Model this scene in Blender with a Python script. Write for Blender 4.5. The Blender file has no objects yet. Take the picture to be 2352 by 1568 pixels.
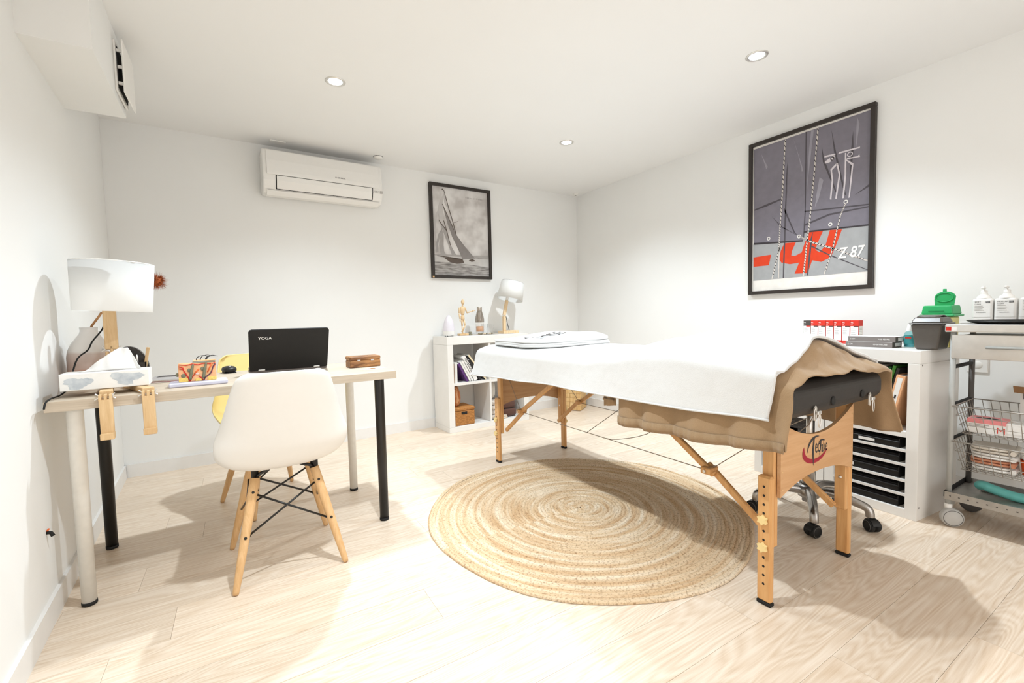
import bpy, math, random
from math import sin, cos, pi, radians as rad
from mathutils import Vector, Matrix
random.seed(7)
SC = bpy.context.scene
COL = SC.collection
# ---------------------------------------------------------------- camera
_f = Vector((sin(0.546729)*cos(-0.05586), cos(0.546729)*cos(-0.05586), sin(-0.05586)))
_r = Vector((cos(0.546729), -sin(0.546729), 0.0))
_u = _r.cross(_f)
_c, _s = cos(-0.024073), sin(-0.024073)
_right, _up = _c*_r + _s*_u, -_s*_r + _c*_u
cam_data = bpy.data.cameras.new('camera')
cam_data.sensor_width = 36.0
cam_data.sensor_fit = 'HORIZONTAL'
cam_data.lens = 15.7687
cam_data.clip_start = 0.02
cam = bpy.data.objects.new('camera', cam_data)
COL.objects.link(cam)
cam.matrix_world = Matrix(((_right.x, _up.x, -_f.x, 0.0), (_right.y, _up.y, -_f.y, 0.0), (_right.z, _up.z, -_f.z, 1.0), (0, 0, 0, 1)))
SC.camera = cam
# ---------------------------------------------------------------- world, exposure
world = bpy.data.worlds.new('world')
SC.world = world
world.use_nodes = True
world.node_tree.nodes['Background'].inputs[0].default_value = (1.0, 0.975, 0.945, 1)
world.node_tree.nodes['Background'].inputs[1].default_value = 2.1  # even fill light, enters through the added opening in the front wall
SC.view_settings.view_transform = 'Standard'
SC.view_settings.look = 'None'
SC.view_settings.gamma = 1.0
SC.view_settings.use_curve_mapping = False
SC.view_settings.exposure = 0.08
LAMP_W = 130.0          # watts of each ceiling downlight
LAMP_SPREAD = 132.0    # beam angle
LAMP_COL = (0.81, 0.915, 1.0)
CEIL = 2.31

# ---------------------------------------------------------------- helpers
def lin(c):
    c = c/255.0
    return c/12.92 if c <= 0.04045 else ((c+0.055)/1.055)**2.4
def rgb(r, g, b): return (lin(r), lin(g), lin(b), 1.0)

def new_mat(name):
    m = bpy.data.materials.new(name); m.use_nodes = True
    nt = m.node_tree; b = nt.nodes['Principled BSDF']
    return m, nt, b
def setp(b, rough=0.5, metal=0.0, spec=0.5, trans=0.0, ior=1.45, coat=0.0, sheen=0.0):
    b.inputs['Roughness'].default_value = rough
    b.inputs['Metallic'].default_value = metal
    b.inputs['Specular IOR Level'].default_value = spec
    b.inputs['Transmission Weight'].default_value = trans
    b.inputs['IOR'].default_value = ior
    b.inputs['Coat Weight'].default_value = coat
    b.inputs['Sheen Weight'].default_value = sheen
def N(nt, kind, **kw):
    n = nt.nodes.new(kind)
    for k, v in kw.items():
        if hasattr(n, k): setattr(n, k, v)
        else: n.inputs[k].default_value = v
    return n
def ramp(nt, stops):
    r = nt.nodes.new('ShaderNodeValToRGB')
    el = r.color_ramp.elements
    while len(el) < len(stops): el.new(0.5)
    for e, (p, c) in zip(el, stops): e.position = p; e.color = c
    return r
def plain(name, c, rough=0.5, metal=0.0, spec=0.5, vary=0.03, scale=40.0, bump=0.0, bscale=200.0, coat=0.0, sheen=0.0):
    """one colour with a faint mottling and optional fine relief"""
    m, nt, b = new_mat(name); setp(b, rough, metal, spec, coat=coat, sheen=sheen)
    tc = N(nt, 'ShaderNodeTexCoord')
    no = N(nt, 'ShaderNodeTexNoise', Scale=scale, Detail=3.0)
    nt.links.new(tc.outputs['Object'], no.inputs['Vector'])
    k = vary
    lo = tuple(max(0, x*(1-k)) for x in c[:3])+(1,); hi = tuple(min(1, x*(1+k)) for x in c[:3])+(1,)
    r = ramp(nt, [(0.3, lo), (0.7, hi)])
    nt.links.new(no.outputs['Fac'], r.inputs['Fac']); nt.links.new(r.outputs['Color'], b.inputs['Base Color'])
    if bump > 0:
        n2 = N(nt, 'ShaderNodeTexNoise', Scale=bscale, Detail=4.0)
        nt.links.new(tc.outputs['Object'], n2.inputs['Vector'])
        bp = N(nt, 'ShaderNodeBump', Strength=bump, Distance=0.002)
        nt.links.new(n2.outputs['Fac'], bp.inputs['Height']); nt.links.new(bp.outputs['Normal'], b.inputs['Normal'])
    return m
def wood(name, c1, c2, axis='Z', scale=1.0, rough=0.45, stretch=14.0, rand=False, cath=0.0, coat=0.0, contrast=(0.35, 0.68)):
    """streaky grain running along one object axis"""
    m, nt, b = new_mat(name); setp(b, rough, coat=coat)
    tc = N(nt, 'ShaderNodeTexCoord'); mp = N(nt, 'ShaderNodeMapping')
    s = {'X': (1, stretch, stretch), 'Y': (stretch, 1, stretch), 'Z': (stretch, stretch, 1)}[axis]
    mp.inputs['Scale'].default_value = tuple(q*scale for q in s)
    src = tc.outputs['Object']
    if rand:
        oi = N(nt, 'ShaderNodeObjectInfo'); va = N(nt, 'ShaderNodeVectorMath', operation='SCALE'); va.inputs['Scale'].default_value = 37.0
        cmb = N(nt, 'ShaderNodeCombineXYZ')
        for i in range(3): nt.links.new(oi.outputs['Random'], cmb.inputs[i])
        nt.links.new(cmb.outputs[0], va.inputs[0])
        ad = N(nt, 'ShaderNodeVectorMath', operation='ADD'); nt.links.new(src, ad.inputs[0]); nt.links.new(va.outputs[0], ad.inputs[1]); src = ad.outputs[0]
    nt.links.new(src, mp.inputs['Vector'])
    no = N(nt, 'ShaderNodeTexNoise', Scale=3.0, Detail=6.0, Roughness=0.65, Distortion=0.6)
    nt.links.new(mp.outputs[0], no.inputs['Vector'])
    fac = no.outputs['Fac']
    if cath > 0:
        mp2 = N(nt, 'ShaderNodeMapping'); k = {'X': (0.55, 5.0, 5.0), 'Y': (5.0, .55, 5.0), 'Z': (5.0, 5.0, .55)}[axis]
        mp2.inputs['Scale'].default_value = k; nt.links.new(src, mp2.inputs['Vector'])
        n3 = N(nt, 'ShaderNodeTexNoise', Scale=1.6, Detail=2.0, Roughness=0.4); nt.links.new(mp2.outputs[0], n3.inputs['Vector'])
        mu = N(nt, 'ShaderNodeMath', operation='MULTIPLY'); mu.inputs[1].default_value = 58.0; nt.links.new(n3.outputs['Fac'], mu.inputs[0])
        fr = N(nt, 'ShaderNodeMath', operation='PINGPONG'); fr.inputs[1].default_value = 1.0; nt.links.new(mu.outputs[0], fr.inputs[0])
        mx = N(nt, 'ShaderNodeMix', data_type='FLOAT'); mx.inputs[0].default_value = cath
        nt.links.new(fac, mx.inputs[2]); nt.links.new(fr.outputs[0], mx.inputs[3]); fac = mx.outputs[0]
    r = ramp(nt, [(contrast[0], c1), (contrast[1], c2)])
    nt.links.new(fac, r.inputs['Fac'])
    out = r.outputs['Color']
    if rand:
        hs = N(nt, 'ShaderNodeHueSaturation'); mr = N(nt, 'ShaderNodeMapRange'); mr.inputs[3].default_value = 0.94; mr.inputs[4].default_value = 1.05
        nt.links.new(oi.outputs['Random'], mr.inputs[0]); nt.links.new(mr.outputs[0], hs.inputs['Value']); nt.links.new(out, hs.inputs['Color']); out = hs.outputs[0]
    nt.links.new(out, b.inputs['Base Color'])
    bp = N(nt, 'ShaderNodeBump', Strength=0.08, Distance=0.002); nt.links.new(fac, bp.inputs['Height']); nt.links.new(bp.outputs['Normal'], b.inputs['Normal'])
    return m
def cloth(name, c, rough=0.95, bump=0.35, bscale=420.0, vary=0.04, big=0.0, sheen=0.2):
    m, nt, b = new_mat(name); setp(b, rough, spec=0.15, sheen=sheen)
    tc = N(nt, 'ShaderNodeTexCoord')
    no = N(nt, 'ShaderNodeTexNoise', Scale=bscale, Detail=3.0); nt.links.new(tc.outputs['Object'], no.inputs['Vector'])
    lo = tuple(max(0, x*(1-vary)) for x in c[:3])+(1,); hi = tuple(min(1, x*(1+vary)) for x in c[:3])+(1,)
    r = ramp(nt, [(0.35, lo), (0.65, hi)]); nt.links.new(no.outputs['Fac'], r.inputs['Fac']); nt.links.new(r.outputs[0], b.inputs['Base Color'])
    bp = N(nt, 'ShaderNodeBump', Strength=bump, Distance=0.002); nt.links.new(no.outputs['Fac'], bp.inputs['Height'])
    last = bp
    if big > 0:
        n2 = N(nt, 'ShaderNodeTexNoise', Scale=9.0, Detail=2.0); nt.links.new(tc.outputs['Object'], n2.inputs['Vector'])
        b2 = N(nt, 'ShaderNodeBump', Strength=big, Distance=0.02); nt.links.new(n2.outputs['Fac'], b2.inputs['Height']); nt.links.new(bp.outputs[0], b2.inputs['Normal']); last = b2
    nt.links.new(last.outputs['Normal'], b.inputs['Normal'])
    return m
def weave(name, c1, c2, sx=60.0, sz=60.0, rough=0.6, bump=0.6):
    """basket weave: crossed waves give colour and relief"""
    m, nt, b = new_mat(name); setp(b, rough)
    tc = N(nt, 'ShaderNodeTexCoord')
    ch = N(nt, 'ShaderNodeTexBrick'); ch.inputs['Scale'].default_value = 1.0
    mp = N(nt, 'ShaderNodeMapping'); mp.inputs['Scale'].default_value = (sx, sx, sz)
    sep = N(nt, 'ShaderNodeSeparateXYZ'); nt.links.new(tc.outputs['Object'], mp.inputs[0]); nt.links.new(mp.outputs[0], sep.inputs[0])
    ad = N(nt, 'ShaderNodeMath', operation='ADD'); nt.links.new(sep.outputs[0], ad.inputs[0]); nt.links.new(sep.outputs[1], ad.inputs[1])
    cb = N(nt, 'ShaderNodeCombineXYZ'); nt.links.new(ad.outputs[0], cb.inputs[0]); nt.links.new(sep.outputs[2], cb.inputs[1])
    nt.links.new(cb.outputs[0], ch.inputs['Vector'])
    ch.inputs['Color1'].default_value = c2; ch.inputs['Color2'].default_value = tuple(0.5*(p+q) for p, q in zip(c1, c2)); ch.inputs['Mortar'].default_value = c1
    ch.inputs['Mortar Size'].default_value = 0.09; ch.inputs['Brick Width'].default_value = 1.6; ch.inputs['Row Height'].default_value = 0.7; ch.inputs['Mortar Smooth'].default_value = 1.0
    nt.links.new(ch.outputs['Color'], b.inputs['Base Color'])
    inv = N(nt, 'ShaderNodeMath', operation='SUBTRACT'); inv.inputs[0].default_value = 1.0; nt.links.new(ch.outputs['Fac'], inv.inputs[1])
    bp = N(nt, 'ShaderNodeBump', Strength=bump, Distance=0.004); nt.links.new(inv.outputs[0], bp.inputs['Height']); nt.links.new(bp.outputs[0], b.inputs['Normal'])
    return m
def glass(name, c=(1, 1, 1, 1), rough=0.03, ior=1.45):
    m, nt, b = new_mat(name); nt.nodes.remove(b)
    tr = N(nt, 'ShaderNodeBsdfTransparent'); tr.inputs[0].default_value = c
    gl = N(nt, 'ShaderNodeBsdfGlossy'); gl.inputs['Roughness'].default_value = rough
    lw = N(nt, 'ShaderNodeLayerWeight'); lw.inputs[0].default_value = 0.5
    pw = N(nt, 'ShaderNodeMath', operation='POWER'); pw.inputs[1].default_value = 4.0; nt.links.new(lw.outputs['Facing'], pw.inputs[0])
    fr = N(nt, 'ShaderNodeMath', operation='MULTIPLY_ADD'); fr.inputs[1].default_value = 0.6; fr.inputs[2].default_value = 0.04; nt.links.new(pw.outputs[0], fr.inputs[0])
    mx = N(nt, 'ShaderNodeMixShader'); nt.links.new(fr.outputs[0], mx.inputs[0]); nt.links.new(tr.outputs[0], mx.inputs[1]); nt.links.new(gl.outputs[0], mx.inputs[2])
    nt.links.new(mx.outputs[0], nt.nodes['Material Output'].inputs[0])
    return m
def shade_mat(name, c):
    """thin fabric that lets part of the light through"""
    m, nt, b = new_mat(name); nt.nodes.remove(b)
    d = N(nt, 'ShaderNodeBsdfDiffuse'); d.inputs[0].default_value = c; t = N(nt, 'ShaderNodeBsdfTranslucent'); t.inputs[0].default_value = c
    tc = N(nt, 'ShaderNodeTexCoord'); no = N(nt, 'ShaderNodeTexNoise', Scale=600.0); nt.links.new(tc.outputs['Object'], no.inputs['Vector'])
    bp = N(nt, 'ShaderNodeBump', Strength=0.1, Distance=0.001); nt.links.new(no.outputs['Fac'], bp.inputs['Height']); nt.links.new(bp.outputs[0], d.inputs['Normal'])
    mx = N(nt, 'ShaderNodeMixShader'); mx.inputs[0].default_value = 0.33; nt.links.new(d.outputs[0], mx.inputs[1]); nt.links.new(t.outputs[0], mx.inputs[2]); nt.links.new(mx.outputs[0], nt.nodes['Material Output'].inputs[0])
    return m
def bands(name, stops, z0, z1, rough=0.35, axis=2):
    """colour by height along an object axis (glaze bands)"""
    m, nt, b = new_mat(name); setp(b, rough)
    tc = N(nt, 'ShaderNodeTexCoord'); sp = N(nt, 'ShaderNodeSeparateXYZ'); nt.links.new(tc.outputs['Object'], sp.inputs[0])
    no = N(nt, 'ShaderNodeTexNoise', Scale=30.0); nt.links.new(tc.outputs['Object'], no.inputs['Vector'])
    mr = N(nt, 'ShaderNodeMapRange'); mr.inputs[1].default_value = z0; mr.inputs[2].default_value = z1; nt.links.new(sp.outputs[axis], mr.inputs[0])
    ad = N(nt, 'ShaderNodeMath', operation='MULTIPLY_ADD'); ad.inputs[1].default_value = 0.05; nt.links.new(no.outputs['Fac'], ad.inputs[0]); nt.links.new(mr.outputs[0], ad.inputs[2])
    r = ramp(nt, stops); nt.links.new(ad.outputs[0], r.inputs[0]); nt.links.new(r.outputs[0], b.inputs['Base Color'])
    return m

STUFF = {'print_highlights', 'print_folds', 'print_hems', 'print_line_figure', 'print_eyelets', 'print_ropes', 'print_rope_strands', 'print_lettering', 'print_pale_sails', 'print_lower_sails', 'print_masts', 'print_hull', 'display_marks', 'label_text', 'side_text', 'label_lines', 'peg_holes', 'label_print', 'print', 'flower_head'}
class MB:
    """collects shapes; build() makes them one mesh object"""
    def __init__(s, M=None): s.v = []; s.f = []; s.sm = []; s.mi = []; s.M = M or Matrix(); s.cm = 0
    def add(s, vs, fs, smooth=False, M=None):
        o = len(s.v); T = s.M @ M if M is not None else s.M
        s.v += [tuple(T @ Vector(p)) for p in vs]
        for f in fs: s.f.append(tuple(o+i for i in f)); s.sm.append(smooth); s.mi.append(s.cm)
        return s
    def mat(s, i): s.cm = i; return s
    def box(s, x0, x1, y0, y1, z0, z1, b=0.0, M=None):
        if b <= 0:
            v = [(x0,y0,z0),(x1,y0,z0),(x1,y1,z0),(x0,y1,z0),(x0,y0,z1),(x1,y0,z1),(x1,y1,z1),(x0,y1,z1)]
            return s.add(v, [(0,3,2,1),(4,5,6,7),(0,1,5,4),(1,2,6,5),(2,3,7,6),(3,0,4,7)], False, M)
        b = min(b, 0.49*min(abs(x1-x0), abs(y1-y0), abs(z1-z0)))
        v = []; idx = {}
        for ix in (0, 1):
            for iy in (0, 1):
                for iz in (0, 1):
                    X, Y, Z = (x0, x1)[ix], (y0, y1)[iy], (z0, z1)[iz]
                    bx, by, bz = (b, -b)[ix], (b, -b)[iy], (b, -b)[iz]
                    for k, p in enumerate(((X, Y+by, Z+bz), (X+bx, Y, Z+bz), (X+bx, Y+by, Z))):
                        idx[ix, iy, iz, k] = len(v); v.append(p)
        f = []
        g = lambda a, c, d, k: idx[a, c, d, k]
        for i in (0, 1):
            q = [g(i,0,0,0), g(i,1,0,0), g(i,1,1,0), g(i,0,1,0)]; f.append(q if i else q[::-1])
            q = [g(0,i,0,1), g(0,i,1,1), g(1,i,1,1), g(1,i,0,1)]; f.append(q if i else q[::-1])
            q = [g(0,0,i,2), g(1,0,i,2), g(1,1,i,2), g(0,1,i,2)]; f.append(q if i else q[::-1])
        for i in (0, 1):
            for j in (0, 1):
                q = [g(0,i,j,1), g(1,i,j,1), g(1,i,j,2), g(0,i,j,2)]; f.append(q if i != j else q[::-1])
                q = [g(i,0,j,0), g(i,1,j,0), g(i,1,j,2), g(i,0,j,2)]; f.append(q[::-1] if i != j else q)
                q = [g(i,j,0,0), g(i,j,1,0), g(i,j,1,1), g(i,j,0,1)]; f.append(q if i != j else q[::-1])
        for i in (0, 1):
            for j in (0, 1):
                for k in (0, 1):
                    q = [g(i,j,k,0), g(i,j,k,1), g(i,j,k,2)]; f.append(q if (i+j+k) % 2 else q[::-1])
        return s.add(v, f, False, M)
    def prism(s, poly, z0, z1, M=None, smooth=False):
        """poly in xy, extruded z0..z1"""
        n = len(poly); v = [(x, y, z0) for x, y in poly]+[(x, y, z1) for x, y in poly]
        f = [tuple(range(n-1, -1, -1)), tuple(range(n, 2*n))]
        s.add(v, f, False, M)
        o = len(s.v)-2*n
        for i in range(n):
            j = (i+1) % n; s.f.append((o+i, o+j, o+n+j, o+n+i)); s.sm.append(smooth); s.mi.append(s.cm)
        return s
    def flat(s, poly, z=0.0, M=None):
        return s.add([(x, y, z) for x, y in poly], [tuple(range(len(poly)))], False, M)
    def lathe(s, prof, n=24, c=(0, 0, 0), M=None, smooth=True, cap=True):
        v = []; f = []
        for r, z in prof:
            for k in range(n):
                a = 2*pi*k/n; v.append((c[0]+r*cos(a), c[1]+r*sin(a), c[2]+z))
        m = len(prof)
        for i in range(m-1):
            for k in range(n):
                l = (k+1) % n; f.append((i*n+k, i*n+l, (i+1)*n+l, (i+1)*n+k))
        s.add(v, f, smooth, M)
        if cap:
            o = len(s.v)-len(v)
            s.f.append(tuple(o+k for k in range(n-1, -1, -1))); s.sm.append(False); s.mi.append(s.cm)
            s.f.append(tuple(o+(m-1)*n+k for k in range(n))); s.sm.append(False); s.mi.append(s.cm)
        return s
    def cyl(s, p0, p1, r0, r1=None, n=12, smooth=True):
        r1 = r0 if r1 is None else r1
        p0 = Vector(p0); p1 = Vector(p1); d = p1-p0; L = d.length
        T = Matrix.Translation(p0) @ d.to_track_quat('Z', 'Y').to_matrix().to_4x4()
        return s.lathe([(r0, 0), (r1, L)], n, M=T, smooth=smooth)
    def tube(s, pts, r, n=8, closed=False):
        P = [Vector(p) for p in pts]; m = len(P); v = []; f = []
        rs = r if isinstance(r, (list, tuple)) else [r]*m
        t0 = (P[1]-P[0]).normalized(); ref = Vector((0, 0, 1)) if abs(t0.z) < 0.9 else Vector((1, 0, 0))
        u = t0.cross(ref).normalized()
        for i in range(m):
            if closed: t = (P[(i+1) % m]-P[i-1])
            else: t = P[min(i+1, m-1)]-P[max(i-1, 0)]
            t.normalize(); u = (u-t*u.dot(t)); u = u.normalized() if u.length > 1e-6 else t.orthogonal().normalized(); w = t.cross(u)
            for k in range(n):
                a = 2*pi*k/n; v.append(tuple(P[i]+(u*cos(a)+w*sin(a))*rs[i]))
        for i in range(m if closed else m-1):
            j = (i+1) % m
            for k in range(n):
                l = (k+1) % n; f.append((i*n+k, i*n+l, j*n+l, j*n+k))
        s.add(v, f, True)
        if not closed:
            o = len(s.v)-len(v)
            s.f.append(tuple(o+k for k in range(n-1, -1, -1))); s.sm.append(False); s.mi.append(s.cm)
            s.f.append(tuple(o+(m-1)*n+k for k in range(n))); s.sm.append(False); s.mi.append(s.cm)
        return s
    def grid(s, fn, nu, nv, smooth=True, wrap=False, M=None):
        v = [fn(i/(nu-1) if not wrap else i/nu, j/(nv-1)) for i in range(nu) for j in range(nv)]
        f = []
        for i in range(nu if wrap else nu-1):
            k = (i+1) % nu
            for j in range(nv-1): f.append((i*nv+j, k*nv+j, k*nv+j+1, i*nv+j+1))
        return s.add(v, f, smooth, M)
    def blob(s, c, rx, ry, rz, nu=16, nv=10, M=None, e=1.0):
        """ellipsoid; e<1 makes it boxier"""
        pw = lambda t: math.copysign(abs(t)**e, t)
        def fn(a, b):
            A = 2*pi*a; B = -pi/2+pi*b
            return (c[0]+rx*pw(cos(B))*pw(cos(A)), c[1]+ry*pw(cos(B))*pw(sin(A)), c[2]+rz*pw(sin(B)))
        return s.grid(fn, nu, nv, True, True, M)
    def text(s, key, M, wid=None):
        vs, fs, w, h = TEXT[key]
        k = 1.0 if wid is None else wid/max(w, 1e-6)
        return s.add([(x*k, y*k, 0) for x, y in vs], fs, False, M)
    def build(s, name, mats, parent=None, loc=None, rz=0.0, world=False):
        me = bpy.data.meshes.new(name)
        v = s.v
        if world and parent is not None:
            T = Matrix.Rotation(-parent.rotation_euler.z, 4, 'Z') @ Matrix.Translation(-Vector(parent.location)); v = [tuple(T @ Vector(p)) for p in v]
        me.from_pydata(v, [], s.f)
        me.polygons.foreach_set('use_smooth', s.sm); me.polygons.foreach_set('material_index', s.mi)
        for m in (mats if isinstance(mats, (list, tuple)) else [mats]): me.materials.append(m)
        me.update()
        o = bpy.data.objects.new(name, me); COL.objects.link(o)
        if parent is not None: o.parent = parent
        if loc is not None: o.location = loc
        o.rotation_euler.z = rz
        if name in STUFF: o['kind'] = 'stuff'
        return o

def tag(o, label=None, cat=None, group=None, kind=None):
    if label: o['label'] = label
    if cat: o['category'] = cat
    if group: o['group'] = group
    if kind: o['kind'] = kind
    return o
def thing(name, label, cat, loc=(0, 0, 0), rz=0.0, group=None):
    o = bpy.data.objects.new(name, None); COL.objects.link(o); o.empty_display_size = 0.05
    o.location = loc; o.rotation_euler.z = rz
    return tag(o, label, cat, group)
def copy_tree(o, parent=None):
    c = o.copy(); COL.objects.link(c); c.parent = parent
    for ch in [x for x in o.children]: copy_tree(ch, c)
    return c
def mod(o, kind, **kw):
    m = o.modifiers.new(kind.lower(), kind)
    for k, v in kw.items(): setattr(m, k, v)
    return o
def solid(o, t, off=0.0): return mod(o, 'SOLIDIFY', thickness=t, offset=off)
def subsurf(o, l=1): return mod(o, 'SUBSURF', levels=l, render_levels=l)
def bevel(o, w, seg=2, ang=35): return mod(o, 'BEVEL', width=w, segments=seg, limit_method='ANGLE', angle_limit=rad(ang))
def catmull(pts, n):
    """resample a polyline of tuples smoothly to n points"""
    P = [pts[0]]+list(pts)+[pts[-1]]; out = []; m = len(pts)-1
    for i in range(n):
        t = i/(n-1)*m; k = min(int(t), m-1); t -= k
        a, b, c, d = P[k], P[k+1], P[k+2], P[k+3]
        out.append(tuple(0.5*(2*q+(r-p)*t+(2*p-5*q+4*r-w)*t*t+(3*q-p-3*r+w)*t**3) for p, q, r, w in zip(a, b, c, d)))
    return out
def interp(x, pts):
    if x <= pts[0][0]: return pts[0][1]
    for (a, b), (c, d) in zip(pts, pts[1:]):
        if x <= c:
            t = (x-a)/(c-a); t = t*t*(3-2*t); return b+(d-b)*t
    return pts[-1][1]
def frame(o, x, y):
    """matrix with origin o, local x along x, local y along y"""
    x = Vector(x).normalized(); y = Vector(y); y = (y-x*y.dot(x)).normalized(); z = x.cross(y)
    return Matrix(((x.x, y.x, z.x, o[0]), (x.y, y.y, z.y, o[1]), (x.z, y.z, z.z, o[2]), (0, 0, 0, 1)))

TEXT = {}
def load_texts(items):
    objs = []
    for key, s, shear in items:
        cu = bpy.data.curves.new('t', 'FONT'); cu.body = s; cu.size = 1.0; cu.shear = shear; cu.resolution_u = 3; cu.offset = {'z87': .018, 'yoga': .006, 'tint': .012, 'general': .012, 'peel': .012}.get(key, 0.0)
        ob = bpy.data.objects.new('t', cu); COL.objects.link(ob); objs.append((key, ob))
    dg = bpy.context.evaluated_depsgraph_get()
    for key, ob in objs:
        me = bpy.data.meshes.new_from_object(ob.evaluated_get(dg))
        vs = [(p.co.x, p.co.y) for p in me.vertices]; fs = [tuple(p.vertices) for p in me.polygons]
        x0 = min(x for x, y in vs); y0 = min(y for x, y in vs); x1 = max(x for x, y in vs); y1 = max(y for x, y in vs)
        TEXT[key] = ([(x-x0, y-y0) for x, y in vs], fs, x1-x0, y1-y0)
        bpy.data.meshes.remove(me)
    for key, ob in objs:
        cu = ob.data; bpy.data.objects.remove(ob); bpy.data.curves.remove(cu)
load_texts([('yoga', 'YOGA', 0), ('general', 'O GENERAL', 0), ('z87', 'Z 87', 0.2), ('beken', 'B e k e n  o f  C o w e s', 0), ('ec', 'ec', 0), ('ake', 'ake', 0),
            ('M', 'M', 0), ('peel', 'PEEL', 0), ('20', '2.0', 0), ('10', '1.0', 0), ('12', '1.2', 0), ('14', '1.4', 0), ('pro', 'PRO', 0), ('soft', 'SOFT', 0), ('micellar', 'MICELLAR', 0), ('clean', 'CLEAN', 0), ('meso', 'mesoestetic', 0),
            ('ccm', 'C CM', 0), ('age', 'AGE REPAIR', 0), ('sens', 'SENSITIVE CARE', 0), ('sante', 'Sinte', 0.25), ('tint', 'TINTERIORISME', 0), ('farm', 'farmacia', 0), ('ce', 'CE 0277', 0), ('oral', 'Lacer', 0)])
# ---------------------------------------------------------------- materials
M = {}
M['wall'] = plain('wall_paint', rgb(242, 241, 238), 0.85, spec=0.2, vary=0.008, scale=3, bump=0.06, bscale=160)
M['ceiling'] = plain('ceiling_paint', rgb(243, 242, 240), 0.9, spec=0.15, vary=0.006, scale=2, bump=0.04, bscale=160)
M['trim'] = plain('trim_paint', rgb(236, 233, 229), 0.5, vary=0.02, scale=14)
M['floor'] = wood('oak_laminate', rgb(210, 183, 153), rgb(238, 222, 203), 'X', 1.0, rough=0.38, stretch=36, rand=True, cath=0.2, contrast=(0.22, 0.66))
M['subfloor'] = plain('subfloor', rgb(150, 120, 92), 0.8)
M['white_lam'] = plain('white_laminate', rgb(238, 235, 230), 0.32, vary=0.012, scale=9)
M['white_worn'] = plain('white_worn_laminate', rgb(236, 232, 226), 0.4, vary=0.03, scale=7)
M['white_pl'] = plain('white_plastic', rgb(240, 237, 232), 0.28, vary=0.006)
M['white_satin'] = plain('white_satin_plastic', rgb(240, 237, 232), 0.42, vary=0.006)
M['yellow_pl'] = plain('yellow_plastic', rgb(238, 213, 142), 0.3, vary=0.01)
M['black'] = plain('black_satin', rgb(24, 22, 21), 0.45)
M['black_matte'] = plain('black_matte', rgb(28, 26, 25), 0.7)
M['black_metal'] = plain('black_painted_steel', rgb(26, 24, 22), 0.35, spec=0.6)
M['blackwood'] = plain('black_frame_wood', rgb(48, 41, 36), 0.5, vary=0.1, scale=30)
M['white_metal'] = plain('white_painted_steel', rgb(236, 232, 224), 0.35)
M['desk'] = wood('grey_oak_laminate', rgb(182, 165, 144), rgb(208, 193, 173), 'X', 1.0, rough=0.5, stretch=22, contrast=(0.3, 0.7))
M['beech'] = wood('beech', rgb(208, 152, 94), rgb(226, 178, 120), 'Z', 1.2, rough=0.38, stretch=12)
M['beech_y'] = wood('beech_along', rgb(206, 150, 92), rgb(226, 178, 120), 'Y', 1.2, rough=0.38, stretch=12)
M['ply'] = wood('beech_plywood', rgb(200, 152, 106), rgb(216, 172, 126), 'X', 1.0, rough=0.42, stretch=14)
M['plyedge'] = plain('plywood_edge', rgb(226, 200, 160), 0.6)
M['leg'] = wood('chair_beech', rgb(214, 168, 114), rgb(232, 192, 142), 'Z', 1.6, rough=0.42, stretch=12)
M['lampwood'] = wood('pine', rgb(208, 170, 122), rgb(228, 196, 150), 'Z', 2.0, rough=0.5, stretch=10)
M['palewood'] = wood('pale_pine', rgb(224, 190, 146), rgb(238, 212, 172), 'Z', 2.0, rough=0.5, stretch=10)
M['boxwood'] = wood('rosewood', rgb(112, 72, 40), rgb(186, 134, 84), 'X', 3.0, rough=0.5, stretch=5, contrast=(0.38, 0.62))
M['shade'] = shade_mat('lamp_shade_linen', rgb(246, 245, 242))
M['chrome'] = plain('brushed_aluminium', rgb(176, 172, 168), 0.28, metal=1.0, vary=0.12, scale=18)
M['steel'] = plain('brushed_steel', rgb(222, 219, 214), 0.36, metal=0.9, vary=0.05, scale=25)
M['wire'] = plain('steel_wire', rgb(158, 150, 140), 0.4, metal=0.3)
M['galv'] = plain('galvanised_steel', rgb(176, 172, 166), 0.42, metal=0.7, vary=0.08)
M['greypost'] = plain('grey_painted_tube', rgb(172, 172, 168), 0.4)
M['castor'] = plain('grey_castor_plastic', rgb(184, 182, 178), 0.5)
M['castor_dk'] = plain('dark_castor_plastic', rgb(92, 88, 84), 0.55)
M['vinyl'] = plain('black_vinyl', rgb(46, 42, 39), 0.55, vary=0.06, scale=60, bump=0.25, bscale=500)
M['towel'] = cloth('white_terry', rgb(222, 221, 219), 1.0, 0.5, 380, 0.02, big=0.35, sheen=0.05)
M['blanket'] = cloth('brown_fleece', rgb(164, 136, 104), 1.0, 0.3, 420, 0.06, big=0.7)
M['hem'] = cloth('brown_hem', rgb(158, 131, 100), 1.0, 0.3, 420, 0.06)
M['knob'] = plain('cream_plastic', rgb(238, 212, 150), 0.45)
M['cable'] = plain('coated_wire', rgb(150, 136, 120), 0.45)
M['rubber'] = plain('rubber', rgb(22, 21, 20), 0.75)
M['ink'] = plain('printed_black', rgb(52, 50, 52), 0.6)
M['darkink'] = plain('printed_dark_grey', rgb(66, 60, 58), 0.6)
M['greyink'] = plain('printed_grey', rgb(168, 162, 158), 0.7)
M['redink'] = plain('printed_red', rgb(158, 28, 48), 0.6)
M['whiteink'] = plain('printed_white', rgb(244, 242, 238), 0.6)
M['paper'] = plain('white_paper', rgb(240, 238, 234), 0.7)
M['rattan'] = weave('honey_rattan', rgb(116, 66, 24), rgb(206, 142, 74), 95, 110)
M['rattan_pale'] = weave('pale_chip_basket', rgb(166, 122, 70), rgb(222, 184, 128), 34, 24)
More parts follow.
